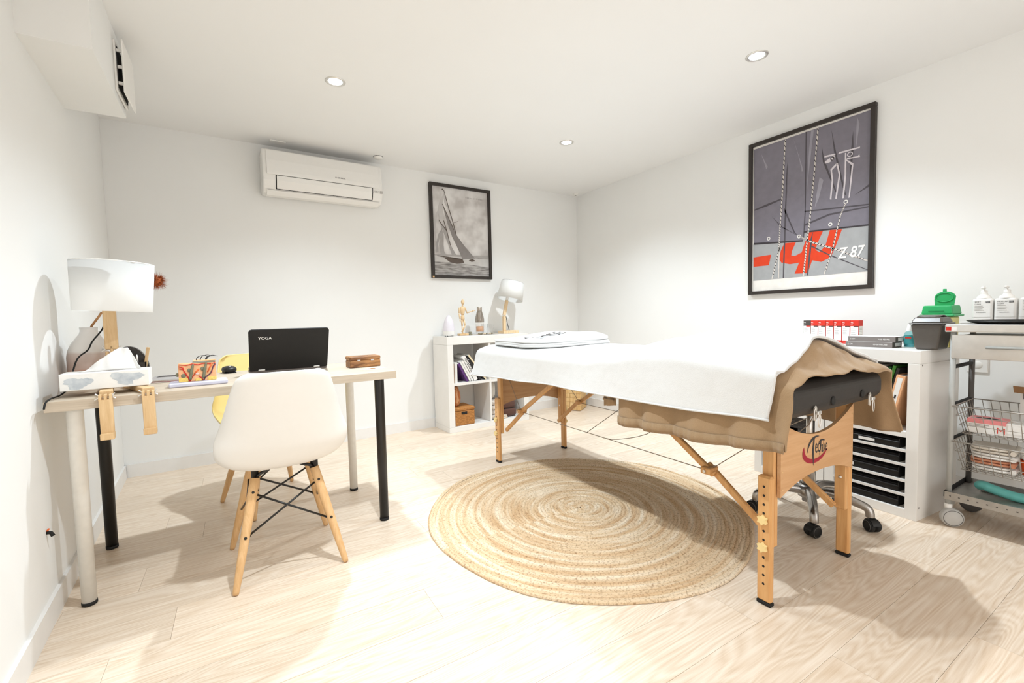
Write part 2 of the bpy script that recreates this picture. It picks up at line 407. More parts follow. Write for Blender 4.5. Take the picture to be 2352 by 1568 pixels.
M['wicker_blk'] = weave('black_wicker', rgb(14, 13, 13), rgb(70, 65, 61), 60, 70, bump=1.0)
M['redbox'] = plain('red_card', rgb(206, 44, 28), 0.5)
M['greybox'] = plain('grey_card', rgb(124, 116, 112), 0.5)
M['greybox_dk'] = plain('dark_grey_card', rgb(74, 66, 62), 0.5)
M['binplastic'] = plain('dark_grey_bin_plastic', rgb(88, 82, 76), 0.32, bump=0.1, bscale=300)
M['green'] = plain('green_plastic', rgb(38, 162, 92), 0.4)
M['sharps'] = plain('yellow_sharps_plastic', rgb(232, 218, 140), 0.45)
M['jute'] = None
def lens_mat():
    m, nt, b = new_mat('lamp_lens'); nt.nodes.remove(b)
    e = N(nt, 'ShaderNodeEmission'); e.inputs[0].default_value = LAMP_COL+(1,); e.inputs[1].default_value = 30.0
    nt.links.new(e.outputs[0], nt.nodes['Material Output'].inputs[0]); return m
M['lens'] = lens_mat()
def jute_mat():
    m, nt, b = new_mat('braided_jute'); setp(b, 0.95, spec=0.1)
    tc = N(nt, 'ShaderNodeTexCoord'); sp = N(nt, 'ShaderNodeSeparateXYZ'); nt.links.new(tc.outputs['Object'], sp.inputs[0])
    ln = N(nt, 'ShaderNodeVectorMath', operation='LENGTH'); cb0 = N(nt, 'ShaderNodeCombineXYZ')
    nt.links.new(sp.outputs[0], cb0.inputs[0]); nt.links.new(sp.outputs[1], cb0.inputs[1]); nt.links.new(cb0.outputs[0], ln.inputs[0])
    at = N(nt, 'ShaderNodeMath', operation='ARCTAN2'); nt.links.new(sp.outputs[1], at.inputs[0]); nt.links.new(sp.outputs[0], at.inputs[1])
    cb = N(nt, 'ShaderNodeCombineXYZ'); m1 = N(nt, 'ShaderNodeMath', operation='MULTIPLY'); m1.inputs[1].default_value = 34.0; nt.links.new(ln.outputs['Value'], m1.inputs[0])
    m2 = N(nt, 'ShaderNodeMath', operation='MULTIPLY'); m2.inputs[1].default_value = 0.9; nt.links.new(at.outputs[0], m2.inputs[0])
    nt.links.new(m1.outputs[0], cb.inputs[0]); nt.links.new(m2.outputs[0], cb.inputs[1])
    n1 = N(nt, 'ShaderNodeTexNoise', Scale=1.0, Detail=3.0); nt.links.new(cb.outputs[0], n1.inputs['Vector'])
    r = ramp(nt, [(0.32, rgb(206, 170, 130)), (0.5, rgb(222, 195, 160)), (0.68, rgb(238, 220, 194))]); nt.links.new(n1.outputs['Fac'], r.inputs[0])
    n2 = N(nt, 'ShaderNodeTexNoise', Scale=120.0, Detail=4.0); nt.links.new(tc.outputs['Object'], n2.inputs['Vector'])
    r2 = ramp(nt, [(0.3, rgb(150, 118, 84)), (0.5, (1, 1, 1, 1))]); nt.links.new(n2.outputs['Fac'], r2.inputs[0])
    mx = N(nt, 'ShaderNodeMix', data_type='RGBA', blend_type='MULTIPLY'); mx.inputs[0].default_value = 0.6
    nt.links.new(r.outputs[0], mx.inputs[6]); nt.links.new(r2.outputs[0], mx.inputs[7]); nt.links.new(mx.outputs[2], b.inputs['Base Color'])
    n3 = N(nt, 'ShaderNodeTexNoise', Scale=260.0, Detail=2.0); nt.links.new(tc.outputs['Object'], n3.inputs['Vector'])
    bp = N(nt, 'ShaderNodeBump', Strength=0.7, Distance=0.004); nt.links.new(n3.outputs['Fac'], bp.inputs['Height']); nt.links.new(bp.outputs[0], b.inputs['Normal'])
    return m
M['jute'] = jute_mat()

# ---------------------------------------------------------------- room shell
def xl(y): return -0.561-0.0546*(y-1.763)      # baseboard face of the left wall
def yb(x): return 3.80+0.033*(x+0.67)          # baseboard face of the back wall
YF, XR = -1.1, 3.28
BB = 0.012
def xw(y): return xl(y)-BB
def yw(x): return yb(x)+BB
LB = (xw(3.8), yw(xw(3.8)))
def shell(name, poly, z0, z1, m): return tag(MB().prism(poly, z0, z1).build(name, m), kind='structure')
shell('wall_left', [(xw(YF), YF), LB, (LB[0]-.12, LB[1]), (xw(YF)-.12, YF)], 0, CEIL, M['wall'])
shell('wall_back', [(LB[0]-.12, LB[1]-.003), (XR+.12, yw(XR+.12)), (XR+.12, yw(XR)+.12), (LB[0]-.12, LB[1]+.12)], 0, CEIL, M['wall'])
shell('wall_right', [(XR, YF), (XR+.12, YF), (XR+.12, yw(XR)), (XR, yw(XR))], 0, CEIL, M['wall'])
OX0, OX1, OZ = .2, 2.6, 2.1      # added unseen opening behind the camera, lets world light in as fill
shell('wall_front', [(xw(YF)-.12, YF-.12), (OX0, YF-.12), (OX0, YF), (xw(YF)-.12, YF)], 0, CEIL, M['wall'])
shell('wall_front', [(OX1, YF-.12), (XR+.12, YF-.12), (XR+.12, YF), (OX1, YF)], 0, CEIL, M['wall'])
shell('wall_front', [(OX0, YF-.12), (OX1, YF-.12), (OX1, YF), (OX0, YF)], OZ, CEIL, M['wall'])
shell('ceiling', [(-1.0, YF-.12), (XR+.12, YF-.12), (XR+.12, 4.1), (-1.0, 4.1)], CEIL, CEIL+.1, M['ceiling'])
shell('baseboard_left', [(xl(YF), YF), (xl(3.79), 3.79), (xw(3.79), 3.79), (xw(YF), YF)], 0, .085, M['trim'])
shell('baseboard_back', [(xl(3.8), yb(xl(3.8))), (XR-BB, yb(XR-BB)), (XR-BB, yw(XR-BB)), (xl(3.8), yw(xl(3.8)))], 0, .085, M['trim'])
shell('baseboard_right', [(XR-BB, YF), (XR, YF), (XR, yb(XR)), (XR-BB, yb(XR))], 0, .085, M['trim'])
# boxed-in duct high on the left wall
shell('trim_1', [(xw(2.21)-.001, 2.21), (-.40, 2.21), (-.412, 2.86), (xw(2.86)-.001, 2.86)], 2.0, CEIL, M['wall'])
# floor: every board its own piece
floor = tag(MB().prism([(-.9, YF-.12), (XR+.12, YF-.12), (XR+.12, 4.1), (-.9, 4.1)], -.08, -.0085).build('floor', M['subfloor']), kind='structure')
def clip(poly, a, b, c):
    out = []
    for i in range(len(poly)):
        p, q = poly[i], poly[(i+1) % len(poly)]; dp = a*p[0]+b*p[1]-c; dq = a*q[0]+b*q[1]-c
        if dp <= 0: out.append(p)
        if (dp < 0) != (dq < 0) and dp != dq:
            t = dp/(dp-dq); out.append((p[0]+(q[0]-p[0])*t, p[1]+(q[1]-p[1])*t))
    return out
PW, PL, GAP = 0.193, 1.285, 0.0004
row = 0
y1 = 3.68+2*PW
while y1 > YF:
    y0 = y1-PW; off = random.Random(row*13+5).uniform(0, PL); x0 = -1.0-off
    while x0 < XR:
        x1 = x0+PL
        poly = [(x0+GAP, y0+GAP), (x1-GAP, y0+GAP), (x1-GAP, y1-GAP), (x0+GAP, y1-GAP)]
        poly = clip(poly, 1, 0, XR-.002); poly = clip(poly, 0, -1, -YF-.002)
        poly = clip(poly, -1, -0.0546, 0.561-0.0546*1.763+.010)
        if poly: poly = clip(poly, -0.033, 1, 3.80+0.033*0.67+.008)
        if len(poly) > 2:
            cx = sum(p[0] for p in poly)/len(poly); cy = sum(p[1] for p in poly)/len(poly)
            MB().prism([(p[0]-cx, p[1]-cy) for p in poly], -.008, 0).build('plank', M['floor'], floor, (cx, cy, 0))
        x0 = x1
    y1 = y0; row += 1

# ---------------------------------------------------------------- ceiling fittings
def downlight(x, y, label, power):
    t = thing('downlight', label, 'light', (x, y, CEIL), 0, 'recessed ceiling spotlights')
    MB().lathe([(.036, -.001), (.040, -.0045), (.048, -.005), (.053, -.003), (.0535, 0)], 32, cap=False).build('trim_ring', M['steel'], t)
    MB().lathe([(.0001, -.0022), (.036, -.0022), (.0365, -.001)], 32, cap=False).build('lens', M['lens'], t)
    ld = bpy.data.lights.new('downlight_bulb', 'SPOT'); ld.energy = power; ld.color = LAMP_COL; ld.spot_size = rad(LAMP_SPREAD); ld.spot_blend = 1.0; ld.shadow_soft_size = 0.032
    lo = bpy.data.objects.new('bulb', ld); COL.objects.link(lo); lo.parent = t; lo.location = (0, 0, -.012)
downlight(.521, 2.655, 'round recessed ceiling spotlight above the desk, nearest the air conditioner', LAMP_W)
downlight(2.20, 2.746, 'small recessed ceiling spotlight above the far end of the massage table', LAMP_W)
downlight(2.35, 1.366, 'steel rimmed recessed ceiling spotlight to the left of the large poster', LAMP_W)
downlight(.50, 1.33, "recessed ceiling spotlight over the open floor in front of the desk", LAMP_W)
t = thing('smoke_detector', 'flat round white detector disc on the ceiling by the air conditioner', 'detector', (1.03, 3.70, CEIL))
MB().lathe([(.036, 0), (.036, -.010), (.030, -.016), (.001, -.017)], 28, cap=False).build('cover', M['white_satin'], t)
MB().lathe([(.0375, 0), (.0375, -.003), (.036, -.003)], 28, cap=False).build('rim', M['darkink'], t)
t = thing('smoke_detector', 'tiny white detector on the ceiling in the far right corner of the room', 'detector', (3.19, 3.84, CEIL))
MB().lathe([(.028, 0), (.028, -.006), (.018, -.016), (.001, -.018)], 24, cap=False).build('cover', M['white_satin'], t)
MB().lathe([(.006, -.017), (.006, -.021), (.001, -.022)], 12, cap=False).build('sensor', M['greybox'], t)
tag(MB().box(-.052, .052, -.025, .025, -.008, 0, .003).build('cable_cover', M['white_satin'], None, (.31, 3.72, CEIL), rad(2)), 'small white rectangular cover plate on the ceiling above the air conditioner', 'cover plate')
# ventilation grille on the duct box
t = thing('vent_grille', 'white ventilation grille with dark slot on the boxed duct, top left', 'vent', (-.405, 2.73, 2.14))
MB().box(-.004, .006, -.115, .115, -.11, .11, .004).build('back_plate', M['white_satin'], t)
MB().box(.006, .009, -.095, .095, -.09, .09).build('duct_opening', M['black_matte'], t)
MB().box(.026, .033, -.12, .12, -.115, .115, .004).build('cover', M['white_satin'], t)
for z in (-.07, 0, .07):
    for y in (-.10, .092): MB().box(.008, .027, y, y+.008, z-.006, z+.006).build('spacer', M['white_satin'], t)
# ---------------------------------------------------------------- air conditioner
WA = math.atan(0.033)
t = thing('air_conditioner', 'white wall-mounted air conditioner high on the back wall', 'air conditioner', (.618, yw(.618)-.001, 1.925), WA)
YZ = Matrix(((0, 0, 1, 0), (1, 0, 0, 0), (0, 1, 0, 0), (0, 0, 0, 1)))    # poly (y,z) extruded along x
prof = [(0, .012), (-.07, 0), (-.14, .006), (-.178, .035), (-.196, .085), (-.200, .13), (-.192, .22), (-.175, .295), (-.165, .308), (0, .308)]
o = MB().prism(prof, -.425, .425, YZ).build('casing', M['white_pl'], t); bevel(o, .012, 3, 25)
pp = [(-.1985, .12), (-.2075, .125), (-.2085, .15), (-.199, .225), (-.182, .298), (-.172, .306), (-.166, .296), (-.19, .22)]
o = MB().prism(pp, -.40, .40, YZ).build('front_panel', M['white_pl'], t); bevel(o, .004, 2, 25)
MB().prism([(-.150, .015), (-.180, .036), (-.1985, .085), (-.2015, .122), (-.198, .122), (-.16, .03)], -.345, .345, YZ).build('air_outlet', M['black_matte'], t)
o = MB().prism([(-.176, .030), (-.183, .033), (-.2035, .085), (-.2065, .118), (-.2005, .118), (-.196, .085)], -.338, .338, YZ).build('air_vane', M['white_pl'], t); bevel(o, .002, 1, 25)
o = MB().prism([(-.05, -.002), (-.13, -.008), (-.17, .02), (-.14, .02), (-.05, .01)], -.40, .40, YZ).build('lower_grille', M['white_satin'], t)
FR = Matrix(((1, 0, 0, 0), (0, 0, -1, 0), (0, 1, 0, 0), (0, 0, 0, 1)))    # xy drawn facing -y
MB().text('general', Matrix.Translation((.06, -.2085, .155)) @ Matrix.Rotation(rad(-5), 4, 'X') @ FR, .075).build('logo', M['darkink'], t)
m = MB()
for k in range(3): m.box(.355+k*.013, .360+k*.013, -.2075, -.206, .095, .100)
for k in range(4): m.box(.398, .420, -.2075, -.206, .082+k*.006, .085+k*.006)
m.box(.36, .385, -.2075, -.206, .084, .087)
m.build('display_marks', M['greyink'], t)

# ---------------------------------------------------------------- framed pictures
def flat_mat(name, c, rough=0.45): return plain(name, c, rough, spec=0.35, vary=0.05, scale=25)
PM = {'mat': flat_mat('print_margin', rgb(236, 230, 222)), 'sail': flat_mat('print_slate', rgb(126, 121, 130)), 'hull': flat_mat('print_pale_grey', rgb(164, 164, 164)),
      'dark': flat_mat('print_shadow', rgb(84, 79, 84)), 'darker': flat_mat('print_deep', rgb(62, 57, 60)), 'light': flat_mat('print_highlight', rgb(152, 148, 156)), 'rope': flat_mat('print_rope', rgb(210, 202, 194)),
      'red': flat_mat('print_vermilion', rgb(216, 66, 34)), 'white': flat_mat('print_white', rgb(236, 232, 226)), 'pink': flat_mat('print_line', rgb(216, 208, 212)),
      'sky': flat_mat('print_sky', rgb(220, 216, 212)), 'sea': flat_mat('print_sea', rgb(150, 144, 140)), 'sealight': flat_mat('print_sealight', rgb(200, 196, 192)), 'land': flat_mat('print_land', rgb(170, 164, 160)),
      's1': flat_mat('print_sail_pale', rgb(196, 191, 188)), 's2': flat_mat('print_sail_mid', rgb(168, 163, 160)), 's3': flat_mat('print_sail_dark', rgb(140, 134, 131)), 'mast': flat_mat('print_mast', rgb(96, 84, 76)), 'cloud': flat_mat('print_cloud', rgb(204, 199, 195))}
def cloud_sky():
    m, nt, b = new_mat('print_cloudy_sky'); setp(b, 0.4, spec=0.35)
    tc = N(nt, 'ShaderNodeTexCoord'); no = N(nt, 'ShaderNodeTexNoise', Scale=5.5, Detail=3.0); nt.links.new(tc.outputs['Object'], no.inputs['Vector'])
    r = ramp(nt, [(0.38, rgb(190, 184, 180)), (0.6, rgb(226, 222, 219))]); nt.links.new(no.outputs['Fac'], r.inputs[0]); nt.links.new(r.outputs[0], b.inputs['Base Color']); return m
PM['sky'] = cloud_sky()
def ripple():
    m, nt, b = new_mat('print_rippled_sea'); setp(b, 0.4, spec=0.35)
    tc = N(nt, 'ShaderNodeTexCoord'); mp = N(nt, 'ShaderNodeMapping'); mp.inputs['Scale'].default_value = (10, 10, 70); nt.links.new(tc.outputs['Object'], mp.inputs[0])
    no = N(nt, 'ShaderNodeTexNoise', Scale=1.0, Detail=5.0); nt.links.new(mp.outputs[0], no.inputs['Vector'])
    r = ramp(nt, [(0.35, rgb(112, 107, 103)), (0.65, rgb(190, 185, 181))]); nt.links.new(no.outputs['Fac'], r.inputs[0]); nt.links.new(r.outputs[0], b.inputs['Base Color']); return m
PM['sea'] = ripple()
def picture(t, w, h, fw, fd):
    """frame rails + backing; local: x right, z up, room side -y, centred"""
    for nm, a in (('frame_rail', (-w/2, w/2, -fd, 0, h/2-fw, h/2)), ('frame_rail', (-w/2, w/2, -fd, 0, -h/2, -h/2+fw)), ('frame_rail', (-w/2, -w/2+fw, -fd, 0, -h/2+fw, h/2-fw)), ('frame_rail', (w/2-fw, w/2, -fd, 0, -h/2+fw, h/2-fw))):
        MB().box(*a, .0015).build(nm, M['blackwood'], t)
def art(t, iw, ih, y0, layers):
    """flat print: coloured shapes (u,v in 0..1) laid one over the other"""
    for k, (nm, mat, polys) in enumerate(layers):
        m = MB(); z = y0-.00025*k
        for p in polys: m.add([(-iw/2+u*iw, z, -ih/2+v*ih) for u, v in p], [tuple(range(len(p)))])
        m.build(nm, mat, t)
def ring(c, r0, r1, asp, n=14):
    return [[(c[0]+r*cos(a), c[1]+r*sin(a)*asp) for r, a in ((r0, 2*pi*k/n), (r1, 2*pi*k/n), (r1, 2*pi*(k+1)/n), (r0, 2*pi*(k+1)/n))] for k in range(n)]
def along(poly, n=26, frac=.5):
    """alternating dark flecks down a rope outline (left edge pts then right edge pts reversed)"""
    h = len(poly)//2; L = poly[:1]+poly[-1:-h:-1]; R_ = poly[1:h+1]
    def at(P, s):
        s *= len(P)-1; k = min(int(s), len(P)-2); s -= k; return (P[k][0]+(P[k+1][0]-P[k][0])*s, P[k][1]+(P[k+1][1]-P[k][1])*s)
    return [[at(L, (k+.0)/n), at(R_, (k+.35)/n), at(R_, (k+.35+frac*.6)/n), at(L, (k+frac*.6)/n)] for k in range(n-1)]
# large colour poster on the right wall (local x runs along -y of the room)
t = thing('poster_frame', 'large colour poster of grey sails and ropes numbered Z 87 in a thin black frame', 'poster', (XR-.001, 1.563, 1.662), rad(-90))
pw, ph = .766, 1.09
picture(t, pw, ph, .024, .03)
MB().box(-pw/2+.02, pw/2-.02, -.012, -.004, -ph/2+.02, ph/2-.02).build('backing_board', PM['mat'], t)
P_ = dict(
 field=[(.003,.986),(.998,.99),(1,.34),(.721,.348),(.494,.361),(.483,.305),(.242,.325),(.01,.329)], hull=[(.006,.329),(.242,.325),(.483,.305),(.494,.361),(.721,.348),(1,.34),(.999,.076),(.008,.074)],
 seam=[(.494,.989),(.505,.988),(.503,.492),(.492,.314),(.483,.315),(.494,.494)], hem=[(.492,.494),(1,.463),(1,.455),(.492,.486)], hemb=[(.488,.365),(1,.346),(1,.337),(.488,.355)], hemc=[(.01,.34),(.483,.31),(.483,.301),(.01,.327)],
 rope1=[(.307,.985),(.319,.982),(.301,.675),(.279,.422),(.271,.268),(.207,.077),(.194,.078),(.258,.27),(.267,.424),(.289,.677)], rope1b=[(.263,.286),(.273,.285),(.268,.078),(.258,.079)],
 rope2=[(.593,.988),(.604,.985),(.573,.675),(.545,.422),(.518,.245),(.497,.078),(.484,.079),(.506,.246),(.532,.423),(.562,.677)], rope3=[(.822,.496),(.831,.494),(.791,.42),(.739,.24),(.671,.08),(.661,.08),(.728,.241),(.781,.421)],
 rope4=[(.443,.34),(.455,.342),(.528,.306),(.785,.22),(.999,.139),(.999,.13),(.783,.209),(.524,.295)],
 sh1=[(.329,.787),(.338,.836),(.324,.332),(.312,.076),(.302,.076),(.311,.418)], sh2=[(.568,.354),(.558,.274),(.531,.08),(.52,.081),(.546,.308)], sh4=[(.562,.265),(.703,.2),(.994,.086),(.994,.082),(.703,.192),(.551,.262)],
 redbar=[(.008,.239),(.187,.243),(.167,.172),(.009,.173)],
 red1=[(.312,.307),(.42,.303),(.384,.249),(.379,.22),(.414,.215),(.472,.233),(.506,.308),(.541,.361),(.653,.353),(.606,.277),(.591,.238),(.623,.219),(.671,.255),(.706,.347),(.8,.34),(.749,.235),(.714,.18),(.64,.158),(.564,.174),(.526,.095),(.411,.099),(.45,.168),(.367,.164),(.288,.181),(.262,.209),(.281,.259)],
 tt1=[(.654,.805),(.739,.802),(.74,.792),(.654,.795)], tt2=[(.77,.803),(.924,.801),(.922,.793),(.76,.793)], tt3=[(.657,.769),(.683,.779),(.735,.791),(.743,.774),(.694,.757),(.661,.757)], tt4=[(.825,.756),(.907,.75),(.92,.758),(.925,.742),(.835,.747)],
 tt5=[(.748,.741),(.703,.713),(.714,.649),(.702,.534),(.714,.529),(.727,.646),(.716,.706),(.758,.733)], tt6=[(.748,.742),(.769,.669),(.744,.531),(.756,.527),(.781,.667),(.761,.74)], tt7=[(.813,.789),(.824,.787),(.827,.658),(.811,.524),(.799,.524),(.813,.661)], tt8=[(.825,.749),(.878,.714),(.878,.708),(.856,.521),(.845,.519),(.866,.706),(.823,.742)],
 f1=[(.629,.869),(.652,.786),(.759,.563),(.743,.574),(.641,.772)], f2=[(.706,.952),(.739,.829),(.829,.536),(.814,.546),(.729,.815)], f3=[(.871,.903),(.877,.797),(.865,.681),(.857,.577),(.848,.533),(.858,.802)], f4=[(.315,.537),(.413,.364),(.448,.339),(.401,.365),(.303,.53)],
 f5=[(.017,.572),(.163,.594),(.296,.608),(.289,.6),(.163,.578),(.017,.563)], f6=[(.19,.503),(.291,.421),(.436,.343),(.279,.418)], f7=[(.993,.575),(.887,.527),(.993,.56)], f8=[(.5,.411),(.699,.448),(.996,.45),(.996,.443),(.699,.437),(.5,.399)],
 w1=[(.541,.989),(.563,.984),(.523,.716),(.508,.59),(.526,.877)], w2=[(.616,.683),(.648,.661),(.613,.556),(.581,.505),(.591,.576)], w3=[(.382,.984),(.477,.758),(.466,.744),(.442,.83)], w4=[(.898,.977),(.917,.935),(.892,.779),(.894,.904)], w5=[(.081,.942),(.148,.841),(.135,.826)])
g = lambda *k: [P_[q] for q in k]
asp = (pw-.05)/(ph-.05)
gro = sum([ring(c, .010, .017, asp) for c in ((.163,.354),(.448,.337),(.709,.381),(.826,.5))], [])
eyes = ring((.717,.776), .010, .017, asp)+ring((.851,.773), .014, .022, asp)
art(t, pw-.05, ph-.05, -.0125, [('print_sailcloth', PM['sail'], g('field')), ('print_hull', PM['hull'], g('hull')), ('print_lettering', PM['red'], g('redbar', 'red1')), ('print_highlights', PM['light'], g('w1', 'w2', 'w3', 'w4', 'w5')),
    ('print_folds', PM['dark'], g('f1', 'f2', 'f3', 'f4', 'f5', 'f6', 'f7', 'f8', 'hem', 'seam', 'sh4', 'sh1', 'sh2')), ('print_hems', PM['darker'], g('hemb', 'hemc')), ('print_line_figure', PM['pink'], g('tt1', 'tt2', 'tt3', 'tt4', 'tt5', 'tt6', 'tt7', 'tt8')+eyes),
    ('print_eyelets', PM['white'], gro), ('print_ropes', PM['rope'], g('rope1', 'rope1b', 'rope2', 'rope3', 'rope4')), ('print_rope_strands', PM['darker'], along(P_['rope1'], 40)+along(P_['rope2'], 40)+along(P_['rope3'], 26)+along(P_['rope4'], 30))])
iw, ih = pw-.05, ph-.05
MB().text('z87', Matrix.Translation((-iw/2+.77*iw, -.0152, -ih/2+.165*ih)) @ FR @ Matrix.Diagonal((1, 1.35, 1, 1)), .205*iw).build('print_number', PM['white'], t)
# black-and-white yacht photograph on the back wall
t = thing('picture_frame', 'black framed black-and-white photograph of a sailing yacht on the back wall', 'picture', (1.835, yw(1.835)-.001, 1.795), WA)
pw, ph = .63, .855
picture(t, pw, ph, .026, .032)
MB().box(-pw/2+.02, pw/2-.02, -.012, -.004, -ph/2+.02, ph/2-.02).build('print_sky', PM['sky'], t)
Y_ = dict(
 land=[(.005,.234),(.22,.24),(.427,.243),(.724,.245),(1,.256),(1,.211),(.005,.226)], sea=[(.005,.233),(1,.213),(1,0),(0,0)], seal=[(.005,.224),(.348,.221),(.999,.206),(.998,.112),(.612,.136),(.281,.151),(.002,.15)],
 jib=[(.174,.809),(.407,.469),(.536,.357),(.737,.21),(.505,.193),(.429,.31),(.328,.448),(.256,.594)], stay=[(.106,.624),(.228,.509),(.3,.346),(.4,.232),(.322,.22),(.261,.344),(.189,.473)], main=[(.209,.927),(.138,.855),(.105,.771),(.108,.665),(.135,.56),(.16,.537),(.18,.67),(.18,.81),(.195,.893)],
 top=[(.21,.952),(.239,.889),(.287,.778),(.323,.698),(.273,.744),(.212,.821),(.196,.901)], mizL=[(.098,.737),(.034,.659),(.018,.56),(.027,.455),(.051,.366),(.04,.464),(.058,.579)], miz=[(.16,.537),(.089,.459),(.051,.366),(.045,.251),(.083,.265),(.079,.351),(.126,.461)],
 low=[(.153,.529),(.182,.456),(.175,.34),(.183,.273),(.22,.233),(.168,.202),(.119,.237),(.097,.336),(.113,.435)], jib2=[(.186,.778),(.27,.644),(.369,.518),(.401,.478),(.282,.604)], mast=[(.201,.967),(.211,.968),(.298,.746),(.359,.609),(.407,.474),(.391,.477),(.346,.608),(.286,.745)],
 mast2=[(.101,.622),(.111,.623),(.167,.571),(.241,.509),(.234,.505),(.16,.562)], mast3=[(.183,.621),(.196,.622),(.247,.493),(.3,.346),(.289,.345),(.234,.492)], mast4=[(.168,.807),(.179,.808),(.369,.526),(.356,.525)],
 hull=[(.168,.202),(.322,.203),(.505,.193),(.531,.151),(.398,.138),(.281,.151)], hull2=[(.519,.194),(.737,.206),(.963,.187),(.934,.164),(.778,.15),(.544,.144)], bow=[(.056,.222),(.219,.216),(.505,.197),(.505,.185),(.219,.204),(.062,.214)],
 spr=[(.365,.61),(.437,.63),(.44,.626),(.366,.606)], crew=[(.613,.184),(.682,.204),(.75,.18),(.667,.168)], flag=[(.171,.976),(.198,.981),(.195,.967),(.173,.961)])
g = lambda *k: [Y_[q] for q in k]
iw, ih = pw-.052, ph-.052
art(t, iw, ih, -.0125, [('print_sea', PM['sea'], g('sea')), ('print_shore', PM['land'], g('land')), ('print_bright_water', PM['sealight'], g('seal')), ('print_pale_sails', PM['s1'], g('main', 'mizL', 'top')), ('print_lower_sails', PM['s2'], g('miz', 'low', 'stay', 'jib2')),
    ('print_headsail', PM['s3'], g('jib')), ('print_deck', PM['sealight'], g('hull2')), ('print_masts', PM['mast'], g('mast', 'mast2', 'mast3', 'mast4', 'spr', 'flag')), ('print_hull', PM['mast'], g('hull', 'bow', 'crew'))])
MB().text('beken', Matrix.Translation((-iw/2+.588*iw, -.0155, -ih/2+.905*ih)) @ FR, .335*iw).build('print_caption', PM['s3'], t)
MB().box(-pw/2+.002, -pw/2+.018, -.0335, -.031, -ph/2+.002, -ph/2+.016).build('chipped_corner', M['leg'], t)

# ---------------------------------------------------------------- desk
DZ = .752
DA = rad(3.2)
t = thing('desk', 'grey-oak desk top on two white and two black tube legs', 'desk', (-.565, 2.068, 0), DA)
o = MB().box(0, 1.207, 0, .615, DZ-.036, DZ, .0012).build('table_top', M['desk'], t)
def desk_leg(x, y, m):
    o = MB().lathe([(.0215, .012), (.0235, .7), (.0235, DZ-.037)], 24).build('leg', m, t, (x, y, 0))
    MB().lathe([(.020, 0), (.0225, .003), (.0225, .014)], 24).build('foot_cap', M['rubber'], o)
    MB().lathe([(.045, DZ-.041), (.045, DZ-.0365)], 24).build('mounting_plate', m, o)
desk_leg(.062, .072, M['white_metal']); desk_leg(1.150, .088, M['black_metal']); desk_leg(.062, .565, M['black_metal']); desk_leg(1.135, .585, M['white_metal'])

# ---------------------------------------------------------------- shell chairs
SHELL = [(.240, .408, .170, .000, .000), (.238, .430, .212, .000, .0), (.205, .444, .232, .008, .0), (.11, .434, .238, .030, .0), (.01, .420, .236, .054, .0), (-.085, .418, .233, .078, .004), (-.150, .440, .234, .085, .020), (-.190, .492, .232, .068, .050), (-.212, .565, .217, .036, .070), (-.230, .64, .199, .012, .070), (-.248, .715, .181, .002, .058), (-.262, .775, .164, -.004, .046), (-.269, .804, .150, -.008, .040), (-.272, .820, .118, -.008, .034)]
def make_chair(label, loc, rz, pl, shellname):
    t = thing('shell_chair', label, 'chair', (loc[0], loc[1], 0), rz, None)
    R_ = catmull(SHELL, 40)
    def fn(a, b):
        y, z, hw, dz, dy = R_[min(39, int(round(b*39)))]
        u = 2*a-1; e = abs(u)**2.4
        return (hw*sin(u*pi/2*0.92)/sin(pi/2*0.92), y+dy*e, z+dz*e)
    o = MB().grid(fn, 25, 40).build('shell', pl, t); solid(o, .007, 1.0); subsurf(o, 1)
    tops = []; feet = []
    for sx, sy in ((-1, -1), (1, -1), (1, 1), (-1, 1)):
        a = Vector((sx*.108, sy*.100, .392)); b = Vector((sx*.195, sy*.203, .004)); tops.append(a); feet.append(b)
        d = b-a; L = d.length
        T = Matrix.Translation(b) @ (-d).to_track_quat('Z', 'Y').to_matrix().to_4x4()
        g = MB(T).lathe([(.0095, -.002), (.0115, .01), (.0150, L*.30), (.0175, L*.62), (.0180, L*.85), (.0175, L)], 16).build('leg', M['leg'], t)
        n = Vector((sx, sy, 0)).normalized()
        s2 = MB()
        for k in (.12, .52):
            p = a.lerp(b, k); side = Vector((sx*.7, sy*.7, 0)); s2.cyl(p, p+Vector((0, sy*.0195, 0)), .0052, n=10); s2.cyl(p, p-Vector((sx*.0195, 0, 0)), .0052, n=10)
        s2.build('bolt', M['black_metal'], g)
        MB().box(-.016, .016, -.003, .003, -.02, .045, M=Matrix.Translation(a+Vector((0, 0, .005))) @ Matrix.Rotation(math.atan2(sy, sx), 4, 'Z') @ Matrix.Rotation(rad(0), 4, 'X')).build('bracket', M['black_metal'], t)
    P = lambda i, k: tops[i].lerp(feet[i], k)
    for i in range(4):
        j = (i+1) % 4
        MB().tube([P(i, .14), P(j, .55)], .0042, 8).build('brace_rod', M['black_metal'], t)
        MB().tube([P(j, .14)+Vector((0, 0, .004)), P(i, .55)+Vector((0, 0, .004))], .0042, 8).build('brace_rod', M['black_metal'], t)
    for q in tops:
        sx, sy = math.copysign(1, q.x), math.copysign(1, q.y)
        MB().tube([q+Vector((-sx*.004, 0, .0)), q+Vector((-sx*.018, -sy*.004, .012)), q+Vector((-sx*.045, -sy*.016, .018)), q+Vector((-sx*.06, -sy*.02, .026))], [.007, .007, .006, .005], 8).build('seat_bracket', M['black_metal'], t)
    return t
make_chair('white plastic shell chair on wooden dowel legs in front of the desk', (.131, 2.112), rad(2), M['white_satin'], 'w')
make_chair('yellow plastic shell chair on wooden dowel legs behind the desk', (.13, 2.835), rad(201), M['yellow_pl'], 'y')

